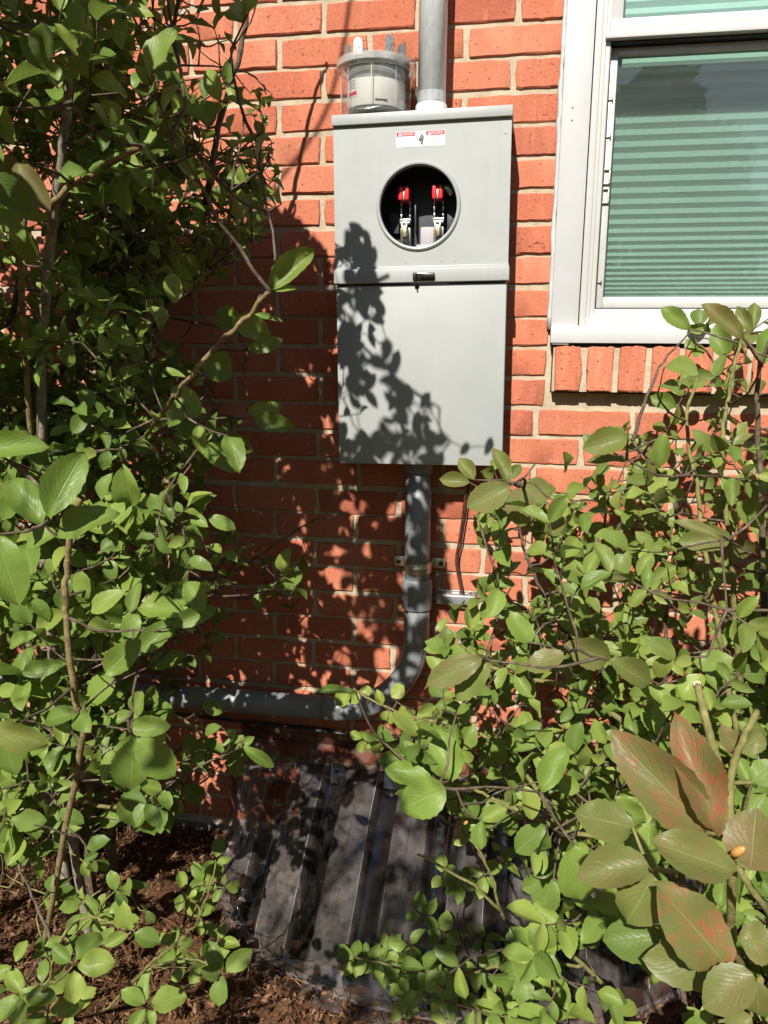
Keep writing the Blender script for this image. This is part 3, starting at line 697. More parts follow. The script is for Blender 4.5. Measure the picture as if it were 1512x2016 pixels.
# black print running along the elbow's flank
b = bmesh.new(); off = .82
for i in range(2, 66):
    if random.random() < .18: continue
    a = math.pi / 2 * i / 70; rr = RB - (rp + .0006) * math.cos(off); cx = .003 - RB + rr * math.cos(a) + 2 * 0; 
    rr = RB + (rp + .0008) * math.cos(off) ; x = .003 - RB + rr * math.cos(a); zz = zc - rr * math.sin(a) - BZ; y = -(rp + .0008) * math.sin(off)
    mtx = Matrix.Translation((x, y, zz)) @ Matrix.Rotation(a, 4, 'Y') @ Matrix.Rotation(math.pi / 2 - off, 4, 'Z')
    L = random.uniform(.0008, .0018); bx(b, -.0026 * random.uniform(.6, 1), .0026 * random.uniform(.6, 1), -.0003, .0002, -L, L, 0, 1, mtx)
link('pipe_print', bm_mesh(b, 'pp', False), 'label_ink', elbow)
# strap
stp = tag(empty('pipe_strap', (XP + .002, YP, .812)), 'shiny metal strap clamping the grey plastic conduit to the wall', 'pipe strap')
b = bmesh.new(); lathe(b, [(.0308, -.013), (.0322, -.013), (.0322, -.0035), (.0333, -.002), (.0333, .002), (.0322, .0035), (.0322, .013), (.0308, .013)], 40); link('band', bm_mesh(b, 'band'), 'zinc', stp)
for s in (-1, 1):
    b = bmesh.new(); bx(b, s * .046 - .017, s * .046 + .017, .040, .0435, -.0125, .0125, .0015); bx(b, s * .031 - .0015, s * .031 + .0015, -.002, .042, -.0115, .0115, .0006)
    e = link('ear', bm_mesh(b, 'ear'), 'zinc', stp)
    b = bmesh.new(); lathe(b, [(.0055, .040), (.0055, .0365), (.0035, .0352), (0, .035)], 14, 'Y', (s * .052, 0, 0)); link('screw_head', bm_mesh(b, 'sh'), 'black_metal', e)

# ------------------------------------------------------------------ ground wire, bonding bracket, cable
tube_o = None
P = [W(918, 925, .035), W(918, 955, .03), W(913, 1000, .022), W(905, 1060, .016), W(898, 1100, .014), W(902, 1135, .016), W(910, 1172, .022)]
gw = tube('copper_wire', 'copper', None, smooth_path(P, 5), .0028, 10); tag(gw, 'bare copper ground wire hanging from the cabinet down to the small bracket', 'wire')
P2 = [p + np.array([.0052, -.002, 0]) for p in P]
gw2 = tube('copper_wire', 'black_rubber', None, smooth_path(P2, 5), .0020, 8); tag(gw2, 'thin dark cable running down beside the copper ground wire', 'cable')
gw2.name = 'thin_cable'
br = tag(empty('bonding_bracket', (.349, 0, .725)), 'small shade-toned metal bonding bracket on the bricks beside the conduit coupling', 'bracket')
b = bmesh.new(); bx(b, -.052, .052, -.006, .0, -.017, .018, .002); link('base', bm_mesh(b, 'bb'), 'zinc', br)
b = bmesh.new(); bx(b, -.050, .050, -.030, -.006, -.014, .013, .005, 3); link('cover', bm_mesh(b, 'bc'), 'shaded_metal', br)
for x in (-.02, .012, .035):
    b = bmesh.new(); lathe(b, [(.0045, .013), (.0045, .017), (.003, .0185), (0, .0187)], 12, 'Z', (x, -.018, 0)); link('screw_head', bm_mesh(b, 's'), 'zinc', br)
P = [W(250, 1392, .012), W(400, 1412, .011), W(520, 1425, .013), W(640, 1440, .011), W(740, 1452, .012), W(830, 1458, .011), W(1000, 1462, .012)]
tag(tube('black_cable', 'black_rubber', None, smooth_path(P, 6), .0042, 8), 'thin black cable sagging along the bricks under the horizontal conduit', 'cable')
# overhead service cable, out of the picture: its shadow crosses the bricks
P = []
for (x, y) in ((704, -220), (690, -10), (657, 175), (606, 282), (540, 372)):
    s = W(x, y, 0); P.append(s - SUN * 1.55)
P = [P[0] - (P[1] - P[0]) * 1.0 + np.array([0, .9, .5])] + P + [P[-1] + (P[-1] - P[-2]) * 3.]
sc = tube('service_cable', 'black_rubber', None, smooth_path(P, 6), .0046, 8); tag(sc, 'slack overhead service cable above the picture casting a thin shadow on the bricks', 'cable')

# wooden board end at the far left
tb = tag(empty('wooden_post', (-.66, -.10, 0)), 'short weathered timber post half hidden behind the left shrub', 'post')
box('post', 'timber', tb, -.05, .03, -.03, .05, -.05, .62, .004); box('rail', 'timber', tb, -.4, .045, -.045, -.031, .36, .43, .003)

# ------------------------------------------------------------------ window well and its clear cover
well = tag(empty('window_well', (WCX, 0, 0)), 'half round steel window well sunk in the ground under the clear cover', 'window well')
def arc(rx, ry, n=48, p=2.25):
    o = []
    for i in range(n + 1):
        a = math.pi * i / n; c, s = math.cos(a), math.sin(a)
        o.append((-rx * math.copysign(abs(c) ** (2 / p), c), -ry * abs(s) ** (2 / p)))
    return o
b = bmesh.new(); prev = None
for k, z in enumerate(np.linspace(-.62, -.02, 30)):
    d = .008 * math.sin(k * 1.5); A = arc(WRX - .045 + d, WRY - .045 + d); ringv = [b.verts.new((x, y, z)) for x, y in A]
    if prev: 
        for i in range(len(A) - 1): b.faces.new((prev[i], prev[i + 1], ringv[i + 1], ringv[i]))
    prev = ringv
ob = [b.verts.new((x, y, .004)) for x, y in arc(WRX + .005, WRY + .012)]; oc = [b.verts.new((x, y, -.07)) for x, y in arc(WRX + .006, WRY + .013)]
for i in range(len(ob) - 1): b.faces.new((prev[i], prev[i + 1], ob[i + 1], ob[i])); b.faces.new((ob[i], ob[i + 1], oc[i + 1], oc[i]))
link('liner', bm_mesh(b, 'liner'), 'galvanised', well)
b = bmesh.new(); A = arc(WRX - .04, WRY - .04); b.faces.new([b.verts.new((x, y, -.45)) for x, y in A]); link('floor', bm_mesh(b, 'wf', False), 'soil', well)
bwin = tag(empty('basement_window', ((WELLX0 + WELLX1) / 2, .05, -.0)), 'dark basement window behind the clear well cover', 'window')
hwid = (WELLX1 - WELLX0) / 2
b = bmesh.new()
for q in ((-hwid, hwid, -.50, -.46), (-hwid, hwid, .19, .23), (-hwid, -hwid + .04, -.46, .19), (hwid - .04, hwid, -.46, .19), (-.02, .02, -.46, .19)): bx(b, q[0], q[1], -.03, .03, q[2], q[3], .002)
link('frame', bm_mesh(b, 'bf'), 'dark_plastic', bwin); box('pane', 'dark_gasket', bwin, -hwid + .03, hwid - .03, .0, .01, -.47, .2, 0)

cov = tag(empty('window_well_cover', (WCX, 0, 0)), 'clear fluted plastic bubble cover over the window well', 'window well cover')
def cover():
    bm = bmesh.new(); P = .140; xs = []; x = -.622
    while x < .62:                                   # corrugation: broad raised panels, narrow deep grooves
        xs += [(x, 0.), (x + .038, 0.), (x + .050, 1.), (x + .086, 1.10), (x + .088, 1.02), (x + .128, 1.)]; x += P
    xs = [q for q in xs if q[0] < .622] + [(.622, 1.)]
    rows = []; dl = bm.verts.layers.float.new('dust_sheen')
    for (x, h) in xs:
        f = max(0., 1 - abs(x / .626) ** 2.3) ** (1 / 2.1); ye = .035 + .475 * f; k = .048 * (1 - h); st = min(1., f * 2.2 + .25)
        yt = .030 + .035 * min(1, f * 2); zt = .262 + .012 * f
        prof = [(.004, .300), (.022, .296), (.030 + k * .3, .292 - k * .4), (yt, zt - k), (yt + (ye - yt) * .33, zt * .70 - k + .02 * f), (yt + (ye - yt) * .68, zt * .36 - k * .8 + .02 * f), (ye - .012, .050 - k * .3), (ye, .024), (ye + .012, .016), (ye + .045, .014), (ye + .048, .004)]
        rows.append([bm.verts.new((x, -y, max(.004, z))) for y, z in prof])
        for v in rows[-1]: v[dl] = .12 + .88 * min(1., h)  # dust plus painted sheen: raised panels pale, grooves kept dark
    for A, B in zip(rows, rows[1:]):
        for i in range(len(A) - 1): bm.faces.new((A[i], A[i + 1], B[i + 1], B[i]))
    global CREASE; CREASE = [[v.co.copy() for v in r[2:8]] for r, (x, h) in zip(rows, xs) if h in (1., 1.10)]
    bmesh.ops.recalc_face_normals(bm, faces=bm.faces)
    ed = [e for e in bm.edges if len(e.link_faces) == 2 and e.calc_face_angle(0) > .35]
    bmesh.ops.bevel(bm, geom=ed, offset=.0022, segments=2, affect='EDGES', profile=.5, clamp_overlap=True)
    return bm_mesh(bm, 'cover', True, 60)
shell = link('shell', cover(), 'cover_plastic', cov)
for k, P in enumerate(CREASE):
    if k % 3 == 1 or random.random() < .3: continue
                    # pale strips along the folds, standing in for sun glints
    P = [p + Vector((0, -.0012, .0012)) for p in P]; tube('crease_glint', 'glint_plastic', shell, P, [v * random.uniform(.35, 1.) for v in ([.0005, .0009, .0007, .0009, .0007, .0005] if k % 3 == 2 else [.0004, .0005, .0003, .0005, .0004, .0002])], 6)
box('wall_flange', 'cover_plastic', cov, -.60, .60, -.005, -.002, .298, .345, .001)
for x in (-.5, -.1, .3, .55):
    b = bmesh.new(); lathe(b, [(.008, -.0055), (.007, -.008), (0, -.009)], 12, 'Y', (x, 0, .325)); link('fixing_screw', bm_mesh(b, 'fs'), 'zinc', cov)
#PLANTS#
# ------------------------------------------------------------------ shrubs
def leaf_arrays(nx, ny, seed, serr=0.):
    r = random.Random(seed); droop = r.uniform(.08, .42); fold = r.uniform(.08, .36); twist = r.uniform(-.35, .35); wave = r.uniform(.01, .075); bend = r.uniform(-.08, .08)
    V = []; UV = []; kx = r.uniform(.92, 1.32); cup = r.uniform(-.15, .5)
    for j in range(ny + 1):
        v = j / ny; wv = (math.sin(math.pi * min(1, v ** kx)) ** .60) * (1 - .06 * v) + .03 * (1 - v)
        if v > .9: wv *= 1 - .35 * (v - .9) / .1
        wv = max(wv, .022)
        for i in range(nx + 1):
            u = -1 + 2 * i / nx; x = u * .5 * wv; 
            if serr and abs(u) > .99: x *= 1 + serr * (1 if j % 2 else -1)
            z = fold * abs(x) * 1.1 + cup * x * x * 1.6 - droop * v * v * .9 + wave * math.sin(v * 9 + u * 2) * abs(u)
            th = twist * v; xx = x * math.cos(th) - z * .0; zz = z + x * math.sin(th)
            V.append((xx + bend * v * v, v, zz)); UV.append((u, v))
    Fc = [(j * (nx + 1) + i, j * (nx + 1) + i + 1, (j + 1) * (nx + 1) + i + 1, (j + 1) * (nx + 1) + i) for j in range(ny) for i in range(nx)]
    V = np.array(V, float); return V, Fc, np.array(UV, float)
def leaf_mesh(name, arr, mat):
    V, Fc, UV = arr; me = bpy.data.meshes.new(name); me.from_pydata(V.tolist(), [], Fc)
    uv = me.uv_layers.new(name='leaf'); li = np.empty(len(me.loops), int); me.loops.foreach_get('vertex_index', li)
    uv.data.foreach_set('uv', UV[li].ravel()); me.polygons.foreach_set('use_smooth', [True] * len(me.polygons)); me.materials.append(MAT[mat]); return me
FINE = [leaf_arrays(4, 14, 40 + k, .03) for k in range(10)]       # for leaves seen close
MID = [leaf_arrays(4, 6, 60 + k) for k in range(10)]
LOW = [leaf_arrays(2, 5, 80 + k) for k in range(10)]
FINE_ME = [leaf_mesh('leaf', a, 'leaf_single') for a in FINE]; MID_ME = [leaf_mesh('leaf', a, 'leaf_single') for a in MID]
UP = np.array([0, 0, 1.]); TOSUN = -SUN
def unit(v): return v / (np.linalg.norm(v) + 1e-12)

class Shrub:
    def __init__(s, name, label, root, group=None, seed=1):
        s.r = random.Random(seed); s.g = np.random.default_rng(seed); s.root = np.array(root, float)
        s.e = tag(empty(name, root), label, 'shrub', group); s.nodes = []; s.leaves = []; s.tw = ([], []); s.nt = 0
    def stem(s, pts, r0, r1, mat='bark_dark', per=7, name='stem', wob=.0012):
        P = smooth_path([tuple(p) for p in pts], per); n = len(P)
        P = [p + Vector((s.r.gauss(0, wob), s.r.gauss(0, wob), s.r.gauss(0, wob))) * (0 if i in (0, n - 1) else 1) for i, p in enumerate(P)]
        rad = [(r0 + (r1 - r0) * i / (n - 1)) * s.r.uniform(.96, 1.04) for i in range(n)]
        V, Fc = tube_arrays([p - Vector(s.root) for p in P], rad, 8); me = bpy.data.meshes.new(name); me.from_pydata([tuple(v) for v in V], [], Fc)
        for p in me.polygons: p.use_smooth = len(p.vertices) == 4
        link(name, me, mat, s.e)
        for p in P: s.nodes.append(np.array(p))
        return P
    def twig(s, path, r0, r1):
        n = len(path); V, Fc = tube_arrays([Vector(p) - Vector(s.root) for p in path], [r0 + (r1 - r0) * i / (n - 1) for i in range(n)], 5, False)
        k = s.nt; s.tw[0].extend(tuple(v) for v in V); s.tw[1].extend(tuple(a + k for a in f) for f in Fc); s.nt += len(V)
    def attach(s, P, r=.0016, sag=.03):
        A = np.array(s.nodes); d = A - P; dist = np.sqrt((d ** 2).sum(1)) + .25 * np.clip(A[:, 2] - P[2], 0, 1); i = int(dist.argmin()); N0 = A[i]
        L = np.linalg.norm(P - N0)
        if L < .008: return N0, unit(P - CAM + .001)
        n = max(2, int(L / .025)); bow = s.g.normal(0, 1, 3) * .06 * L + np.array([0, 0, -sag * L]); path = []
        for k in range(n + 1):
            t = k / n; path.append(N0 + (P - N0) * t + bow * math.sin(math.pi * t) + (s.g.normal(0, .0018, 3) if 0 < k < n else 0))
        rr = min(.0042, r + .006 * L); s.twig(path, rr, r * .75)
        for p in path[1:]: s.nodes.append(p)
        return N0, unit(path[-1] - path[-2])
    def leaf(s, base, axis, normal, L, wd, tint, hero=False):
        s.leaves.append((np.array(base, float), unit(axis), np.array(normal, float), L, wd, tint, hero))
    def finish(s, cap=300):
        V = np.array(s.tw[0]); 
        if s.nt:
            me = bpy.data.meshes.new('twigs'); me.from_pydata(s.tw[0], [], s.tw[1]); me.polygons.foreach_set('use_smooth', [True] * len(me.polygons))
            o = link('twigs', me, s.twigmat, s.e); o['kind'] = 'stuff'
        rec = []
        for (b, a, n, L, wd, tint, hero) in s.leaves:
            n = n - a * (n @ a); n = unit(n); x = np.cross(a, n); c = b + a * L * .5
            px, py, z = PJ(c); vis = -20 < px[0] < 1532 and -20 < py[0] < 2036 and z[0] > .1
            area = L * wd / max(z[0], .1) ** 2 * abs(unit(CAM - c) @ n) if vis else 0
            rec.append((area + (10 if hero and vis else 0), b, a, n, x, L, wd, tint))
        rec.sort(key=lambda t: -t[0]); single = [q for q in rec[:cap] if q[0] > 0]; rest = rec[len(single):]
        for area, b, a, n, x, L, wd, tint in single:
            pxl = L * FPX / max(.2, PJ(b)[2][0]); me = s.r.choice(FINE_ME if pxl > 62 else MID_ME)
            o = bpy.data.objects.new('leaf', me); COL.objects.link(o); o.parent = s.e
            m = Matrix.Identity(4); p = b - s.root
            for i in range(3): m[i][0] = x[i] * wd; m[i][1] = a[i] * L; m[i][2] = n[i] * L; m[i][3] = p[i]
            o.matrix_local = m; o.color = (*tint, 1)
        if rest:
            VV = []; FF = []; UU = []; TT = []; k = 0
            for area, b, a, n, x, L, wd, tint in rest:
                V, Fc, UV = LOW[s.r.randrange(10)]
                VV.append(V[:, :1] * (x * wd) + V[:, 1:2] * (a * L) + V[:, 2:3] * (n * L) + (b - s.root)); FF.append(np.array(Fc) + k); UU.append(UV); TT.append(np.tile((*tint, 1.), (len(V), 1))); k += len(V)
            VV = np.concatenate(VV); FF = np.concatenate(FF); UU = np.concatenate(UU); TT = np.concatenate(TT)
            me = bpy.data.meshes.new('foliage'); me.vertices.add(len(VV)); me.vertices.foreach_set('co', VV.ravel())
            me.loops.add(FF.size); me.loops.foreach_set('vertex_index', FF.ravel()); me.polygons.add(len(FF)); me.polygons.foreach_set('loop_start', np.arange(0, FF.size, 4)); me.polygons.foreach_set('use_smooth', np.ones(len(FF), bool))
            me.update(calc_edges=True)
            uv = me.uv_layers.new(name='leaf'); uv.data.foreach_set('uv', UU[FF.ravel()].ravel())
            at = me.attributes.new('tint', 'FLOAT_COLOR', 'POINT'); at.data.foreach_set('color', TT.ravel())
            me.materials.append(MAT['leaf_mass']); me.validate(); o = link('foliage', me, None, s.e); o['kind'] = 'stuff'
    # a leaf surveyed in the photograph: base and tip in picture units, real size sets its distance
    def hero(s, b, t, wpx, Lr=.06, tint=(.5, 0, 0), tilt=None, dz=0., dist=None):
        pl = math.hypot(t[0] - b[0], t[1] - b[1]); pl2 = max(pl, wpx * 1.15)
        d = dist or min(1.62, max(.42, FPX * Lr / pl2))
        B = PD(b[0], b[1], d); T = PD(t[0], t[1], d * (1 + dz)); a = T - B; L = np.linalg.norm(a); v = unit(CAM - B)
        n = .75 * v + .5 * TOSUN + s.g.normal(0, .16, 3) if tilt is None else np.array(tilt, float)
        s.leaf(B, a, n, L, wpx * d / FPX * 1.06, tint, True); return B
    def heroes(s, rows, Lr=.06, twr=.0016):
        bs = []
        for q in rows:
            b, t, wd = q[0], q[1], q[2]; tint = q[3] if len(q) > 3 else (s.r.uniform(.35, .75), 0, s.r.uniform(0, .12)); kw = q[4] if len(q) > 4 else {}
            bs.append(s.hero(b, t, wd, kw.pop('Lr', Lr), tint, **kw))
        for B in sorted(bs, key=lambda p: -p[1]): s.attach(B, twr)
    def cluster(s, px, py, n, lpx, Lr=.04, tint=None, spread=1.):
        d = min(1.6, FPX * Lr / lpx); c = PD(px, py, d); s.attach(c, .0014); v = unit(CAM - c); a0 = s.r.uniform(0, 6.28)
        e1 = unit(np.cross(v, UP)); e2 = np.cross(e1, v)
        for k in range(n):
            a = a0 + k * 2.4; rr = s.r.uniform(.55, 1.12); ax = e1 * math.cos(a) + e2 * math.sin(a) + v * s.r.gauss(.15, .3)
            nn = .6 * v + .55 * TOSUN + .15 * UP + s.g.normal(0, .25, 3); L = Lr * rr
            s.leaf(c + ax * Lr * .10 * spread, ax, nn, L, L * s.r.uniform(.55, .78), tint or (s.r.uniform(.45, .95), 0, s.r.uniform(0, .1)))
    # fill the plant's volume with twigs of paired leaves
    def fill(s, n, box_, ok, Lr=(.028, .05), tintf=None, per=(3, 5), out=(0, -.2, .35), nrm=(.45, .55, .15), clump=5., given=None):
        pts = [] if given is None else list(given[s.g.permutation(len(given))]); tries = 0 if given is None else 60; (x0, x1), (y0, y1), (z0, z1) = box_; ph = s.g.uniform(0, 6.28, 6)
        while len(pts) < n and tries < 60:
            tries += 1; Q = s.g.uniform((x0, y0, z0), (x1, y1, z1), (4000, 3)); k = ok(Q); Q = Q[k]
            if clump: 
                f = np.sin(Q[:, 0] * clump * 1.7 + ph[0]) * np.sin(Q[:, 1] * clump * 1.9 + ph[1]) + np.sin(Q[:, 2] * clump * 1.5 + ph[2]) * np.sin((Q[:, 0] - Q[:, 1]) * clump + ph[3])
                Q = Q[f + s.g.normal(0, .8, len(Q)) > -.35]
            pts.extend(Q)
        pts = np.array(pts[:n])
        if not len(pts): return
        A = np.array(s.nodes); dmin = np.array([((A - p) ** 2).sum(1).min() for p in pts]); pts = pts[dmin.argsort()]
        newl = []
        for P in pts:
            N0, d = s.attach(P); nb_ = len(newl); d = unit(d * .6 + np.array(out) * .8 + s.g.normal(0, .3, 3)); m = s.r.randint(*per); step = s.r.uniform(.014, .024); path = [P]; q = P.copy()
            side = unit(np.cross(d, s.g.normal(0, 1, 3)))
            for k in range(m):
                q = q + d * step; d = unit(d + s.g.normal(0, .12, 3)); path.append(q); side = unit(np.cross(d, side))
                sz = s.r.uniform(*Lr) * (1.08 if k == m - 1 else 1.) * (.75 + .25 * min(1, k + .5))
                for sg in (-1, 1):
                    ax = unit(side * sg + d * (.9 if k == m - 1 else .55) + UP * -.12 + s.g.normal(0, .2, 3)); v = unit(CAM - q)
                    nn = nrm[0] * UP + nrm[1] * TOSUN + nrm[2] * v + s.g.normal(0, .33, 3)
                    newl.append((q.copy(), ax, nn, sz, sz * s.r.uniform(.47, .68)))
            kk = ok(np.array([b + a * L * .5 for b, a, n_, L, w_ in newl[nb_:]])); last = int(np.nonzero(kk)[0].max()) // 2 + 2 if kk.any() else 0
            if last >= 2: s.twig(path[:last], .0014, .0008)
        c = np.array([b + a * L * .5 for b, a, n_, L, w_ in newl]); k1 = ok(c)
        for (b, a, n_, L, w_), keep in zip(newl, k1):
            if keep: s.leaf(b, a, n_, L, w_, tintf(b) if tintf else (s.r.uniform(.2, .8), 0, s.r.uniform(0, .15)))

WALLP = lambda poly, dep=0.: [(W(x, y, dep)[0], W(x, y, dep)[2]) for x, y in poly]
def footprint(Q):                               # where the sun throws a point: on the cabinet front or on the wall
    t = (-.125 - Q[:, 1]) / SUN[1]; bxp = Q + SUN * t[:, None]; t2 = -Q[:, 1] / SUN[1]; wp = Q + SUN * t2[:, None]; return bxp, wp
L_CAM = [(-60, -60), (600, -60), (592, 40), (560, 95), (540, 180), (532, 250), (555, 330), (560, 375), (535, 420), (545, 465), (500, 515), (420, 545), (330, 590), (310, 660), (360, 700), (420, 740), (425, 800), (480, 850), (480, 905), (410, 935), (400, 985), (450, 1040), (540, 1090), (630, 1065), (645, 1090), (600, 1130), (610, 1190), (560, 1200), (470, 1180), (450, 1240), (420, 1270), (430, 1330), (390, 1420), (430, 1440), (490, 1440), (500, 1490), (440, 1520), (370, 1560), (330, 1640), (240, 1660), (-60, 1690)]
L_WALL = WALLP([(-900, 475), (200, 470), (430, 450), (530, 415), (578, 432), (640, 505), (690, 560), (760, 700), (862, 880), (868, 985), (870, 1100), (890, 1200), (930, 1400), (1000, 1600), (1200, 2600), (-900, 2600)])
L_LIT = [(-200, 840), (330, 850), (400, 1000), (430, 1250), (420, 1560), (500, 1680), (500, 2100), (-200, 2100)]
L_BOX = WALLP([(560, 470), (664, 490), (690, 428), (728, 440), (738, 520), (750, 600), (742, 680), (785, 702), (838, 775), (862, 840), (875, 890), (890, 930), (560, 930)], .125)
def okL(Q):
    px, py, z = PJ(Q); front = z > .42
    infr = (px > -15) & (px < 1530) & (py > -15) & (py < 2030) & (z > .05)
    k = np.where(infr, inside(px, py, L_CAM) & (z > .62), (px < 640) | (z < .1))
    bxp, wp = footprint(Q); onb = (bxp[:, 0] > .078) & (bxp[:, 0] < .454) & (bxp[:, 2] > 1.065) & (bxp[:, 2] < 1.81) & (Q[:, 1] < -.125)
    sh = np.where(onb, inside(bxp[:, 0], bxp[:, 2], L_BOX), inside(wp[:, 0], wp[:, 2], L_WALL))
    keepout = ((Q[:, 0] - CAM[0]) ** 2 + (Q[:, 1] - CAM[1]) ** 2 > .5 ** 2)
    tt = (-.78 - Q[:, 1]) / SUN[1]; hx_, hy_, _z = PJ(Q + SUN * np.maximum(tt, 0)[:, None]); k &= ~((Q[:, 1] < -.86) & inside(hx_, hy_, L_LIT))
    # the shrub thins out towards its right-hand edge
    keep = np.where(px < 230, 1., np.where(py < 560, np.clip(1. - (px - 230) / 330., .42, 1.), np.clip(1. - (px - 260) / 380., .55, 1.)))
    hsh = np.modf(np.abs(np.sin(np.floor(Q[:, 0] * 22) * 12.9898 + np.floor(Q[:, 1] * 22) * 78.233 + np.floor(Q[:, 2] * 22) * 37.719)) * 43758.5453)[0]
    return k & sh & keepout & (Q[:, 1] < -.045) & (Q[:, 2] > .04) & ((hsh < keep) | ~infr)

sh = Shrub('shrub', 'tall dense green shrub against the bricks left of the meter cabinet', (-.46, -.40, 0), None, 11); sh.twigmat = 'bark_dark'
r0 = sh.root
sh.stem([r0 + (.05, .06, -.02), W(160, 1000, .36), W(205, 880, .35), W(320, 620, .33), W(388, 480, .30), W(430, 250, .27), W(478, 75, .25), W(505, -120, .26), W(520, -300, .3)], .011, .003)
sh.stem([r0 + (-.03, 0, -.02), W(20, 1000, .4), W(70, 760, .42), W(110, 480, .42), W(160, 250, .42), W(200, 0, .45), W(240, -300, .5)], .012, .004, 'bark_grey')
sh.stem([r0 + (.02, .02, -.02), W(90, 900, .46), W(135, 700, .48), W(175, 500, .47), W(262, 300, .45), W(330, 100, .42), W(380, -120, .42)], .010, .003)
sh.stem([r0 + (-.1, .12, -.02), W(-20, 800, .25), W(30, 600, .26), W(62, 300, .27), W(100, 0, .3), W(120, -200, .33)], .009, .003)
sh.stem([r0 + (-.02, .05, -.02), W(140, 800, .3), W(225, 650, .28), W(250, 480, .26), W(275, 330, .25), W(300, 150, .22), W(330, -60, .2)], .008, .0025)
sh.stem([r0 + (.03, -.03, -.02), (-.42, -.50, .55), (-.30, -.66, 1.2), (-.14, -.76, 1.72), (-.02, -.82, 1.98), (.10, -.86, 2.08)], .011, .004, 'bark_grey')
sh.stem([(-.14, -.76, 1.72), (-.06, -.70, 2.0), (-.02, -.58, 2.2)], .005, .003)
sh.stem([(-.02, -.82, 1.98), (.10, -.92, 1.93), (.20, -.97, 1.90)], .004, .002, 'bark_green')
sh.stem([(-.42, -.50, .55), W(190, 1000, .50), W(270, 880, .62), W(335, 795, .86), W(372, 745, .97), W(412, 695, .99), W(470, 640, 1.0), W(530, 572, 1.02)], .0036, .0026, 'bark_tan')
sh.stem([(-.35, -.62, 1.05), W(40, 440, .78), W(100, 400, .82), W(165, 352, .85), W(280, 288, .88)], .005, .0038, 'bark_tan')
sh.stem([r0 + (.0, -.2, -.02), W(160, 1470, .82), W(150, 1400, .84), W(140, 1310, .86), W(129, 1200, .87), W(132, 1100, .88), W(152, 1000, .9), W(166, 980, .9)], .0055, .0042, 'bark_tan')
sh.stem([r0 + (-.35, -.1, -.02), W(-60, 1650, .62), W(0, 1618, .60), W(110, 1562, .56), W(190, 1500, .52), W(218, 1430, .48), W(250, 1250, .42), W(330, 1120, .34)], .015, .004, 'bark_grey')
sh.stem([W(110, 1562, .56), W(230, 1590, .7), W(300, 1560, .75)], .004, .0025, 'bark_green')
sh.stem([W(218, 1430, .48), W(330, 1400, .42), W(440, 1480, .45), W(480, 1450, .45)], .004, .002, 'bark_green')
sh.stem([W(330, 1120, .34), W(430, 1140, .22), W(560, 1060, .13), W(625, 1020, .10)], .003, .0015)
sh.stem([W(330, 1120, .34), W(480, 1180, .2), W(600, 1100, .14)], .003, .0015)
g_, br_ = (.6, 0, 0), (.35, .1, .75)
sh.heroes([((-15, 305), (48, 372), 50, br_), ((32, 322), (92, 405), 48, br_), ((282, 328), (190, 313), 42), ((280, 330), (347, 356), 30), ((252, 292), (214, 262), 30), ((256, 292), (287, 264), 25),
 ((523, 576), (617, 487), 44, (.6, 0, .15), dict(Lr=.072)), ((538, 572), (585, 562), 16, (.7, 0, 0), dict(dist=.84)), ((470, 652), (428, 603), 48), ((456, 632), (532, 652), 46, (.6, 0, .12)), ((488, 690), (556, 668), 30), ((500, 618), (556, 630), 14, (.5, 0, 0), dict(dist=.86)), ((398, 700), (456, 736), 60, (.62, 0, 0)), ((392, 822), (338, 756), 50, (.62, 0, 0)),
 ((486, 812), (556, 798), 28), ((500, 824), (578, 842), 36), ((480, 825), (438, 838), 28), ((394, 878), (474, 918), 44), ((440, 862), (498, 886), 32), ((352, 905), (346, 870), 26),
 ((-40, 882), (84, 870), 54, (.6, 0, 0), dict(Lr=.07)), ((95, 1018), (152, 886), 70, (.55, 0, 0), dict(Lr=.072)), ((85, 1032), (14, 934), 62, (.5, 0, 0)), ((110, 1056), (216, 1000), 60), ((-8, 1052), (34, 1192), 78, (.6, 0, 0), dict(Lr=.075)), ((78, 1000), (20, 1008), 30, (.8, 0, 0)), ((40, 1020), (55, 990), 24, (.85, 0, 0)),
 ((276, 1281), (341, 1220), 46), ((340, 1233), (421, 1194), 36), ((310, 1216), (366, 1180), 42, (.3, 0, 0)), ((207, 1326), (273, 1260), 52), ((295, 1312), (366, 1286), 36), ((226, 1338), (163, 1378), 56, (.7, 0, 0)), ((266, 1318), (226, 1367), 46, (.7, 0, 0)), ((122, 1232), (78, 1206), 28), ((75, 1305), (120, 1290), 36), ((5, 1330), (58, 1318), 48), ((100, 1340), (76, 1362), 36), ((60, 1348), (4, 1365), 40),
 ((258, 1456), (258, 1560), 74, (.62, 0, 0), dict(Lr=.07)), ((266, 1456), (347, 1526), 66, (.62, 0, 0)), ((252, 1562), (264, 1634), 52), ((266, 1560), (313, 1607), 48), ((330, 1600), (270, 1637), 42, (.4, 0, 0)), ((252, 1436), (331, 1424), 40), ((250, 1450), (194, 1476), 42), ((236, 1616), (194, 1606), 36), ((-20, 1428), (82, 1472), 52, (.7, .15, .35), dict(Lr=.07)), ((8, 1440), (22, 1532), 60), ((-10, 1560), (40, 1520), 40), ((30, 1570), (68, 1556), 40),
 ((440, 1496), (470, 1449), 38), ((442, 1500), (484, 1516), 38), ((478, 1470), (541, 1510), 24, (.7, 0, 0)), ((362, 1545), (396, 1580), 38, (.4, 0, 0)), ((385, 1490), (372, 1445), 32), ((398, 1388), (440, 1400), 28), ((158, 1400), (80, 1420), 40), ((90, 1400), (104, 1440), 30), ((200, 1400), (180, 1420), 26)], .062)
s_ = {}
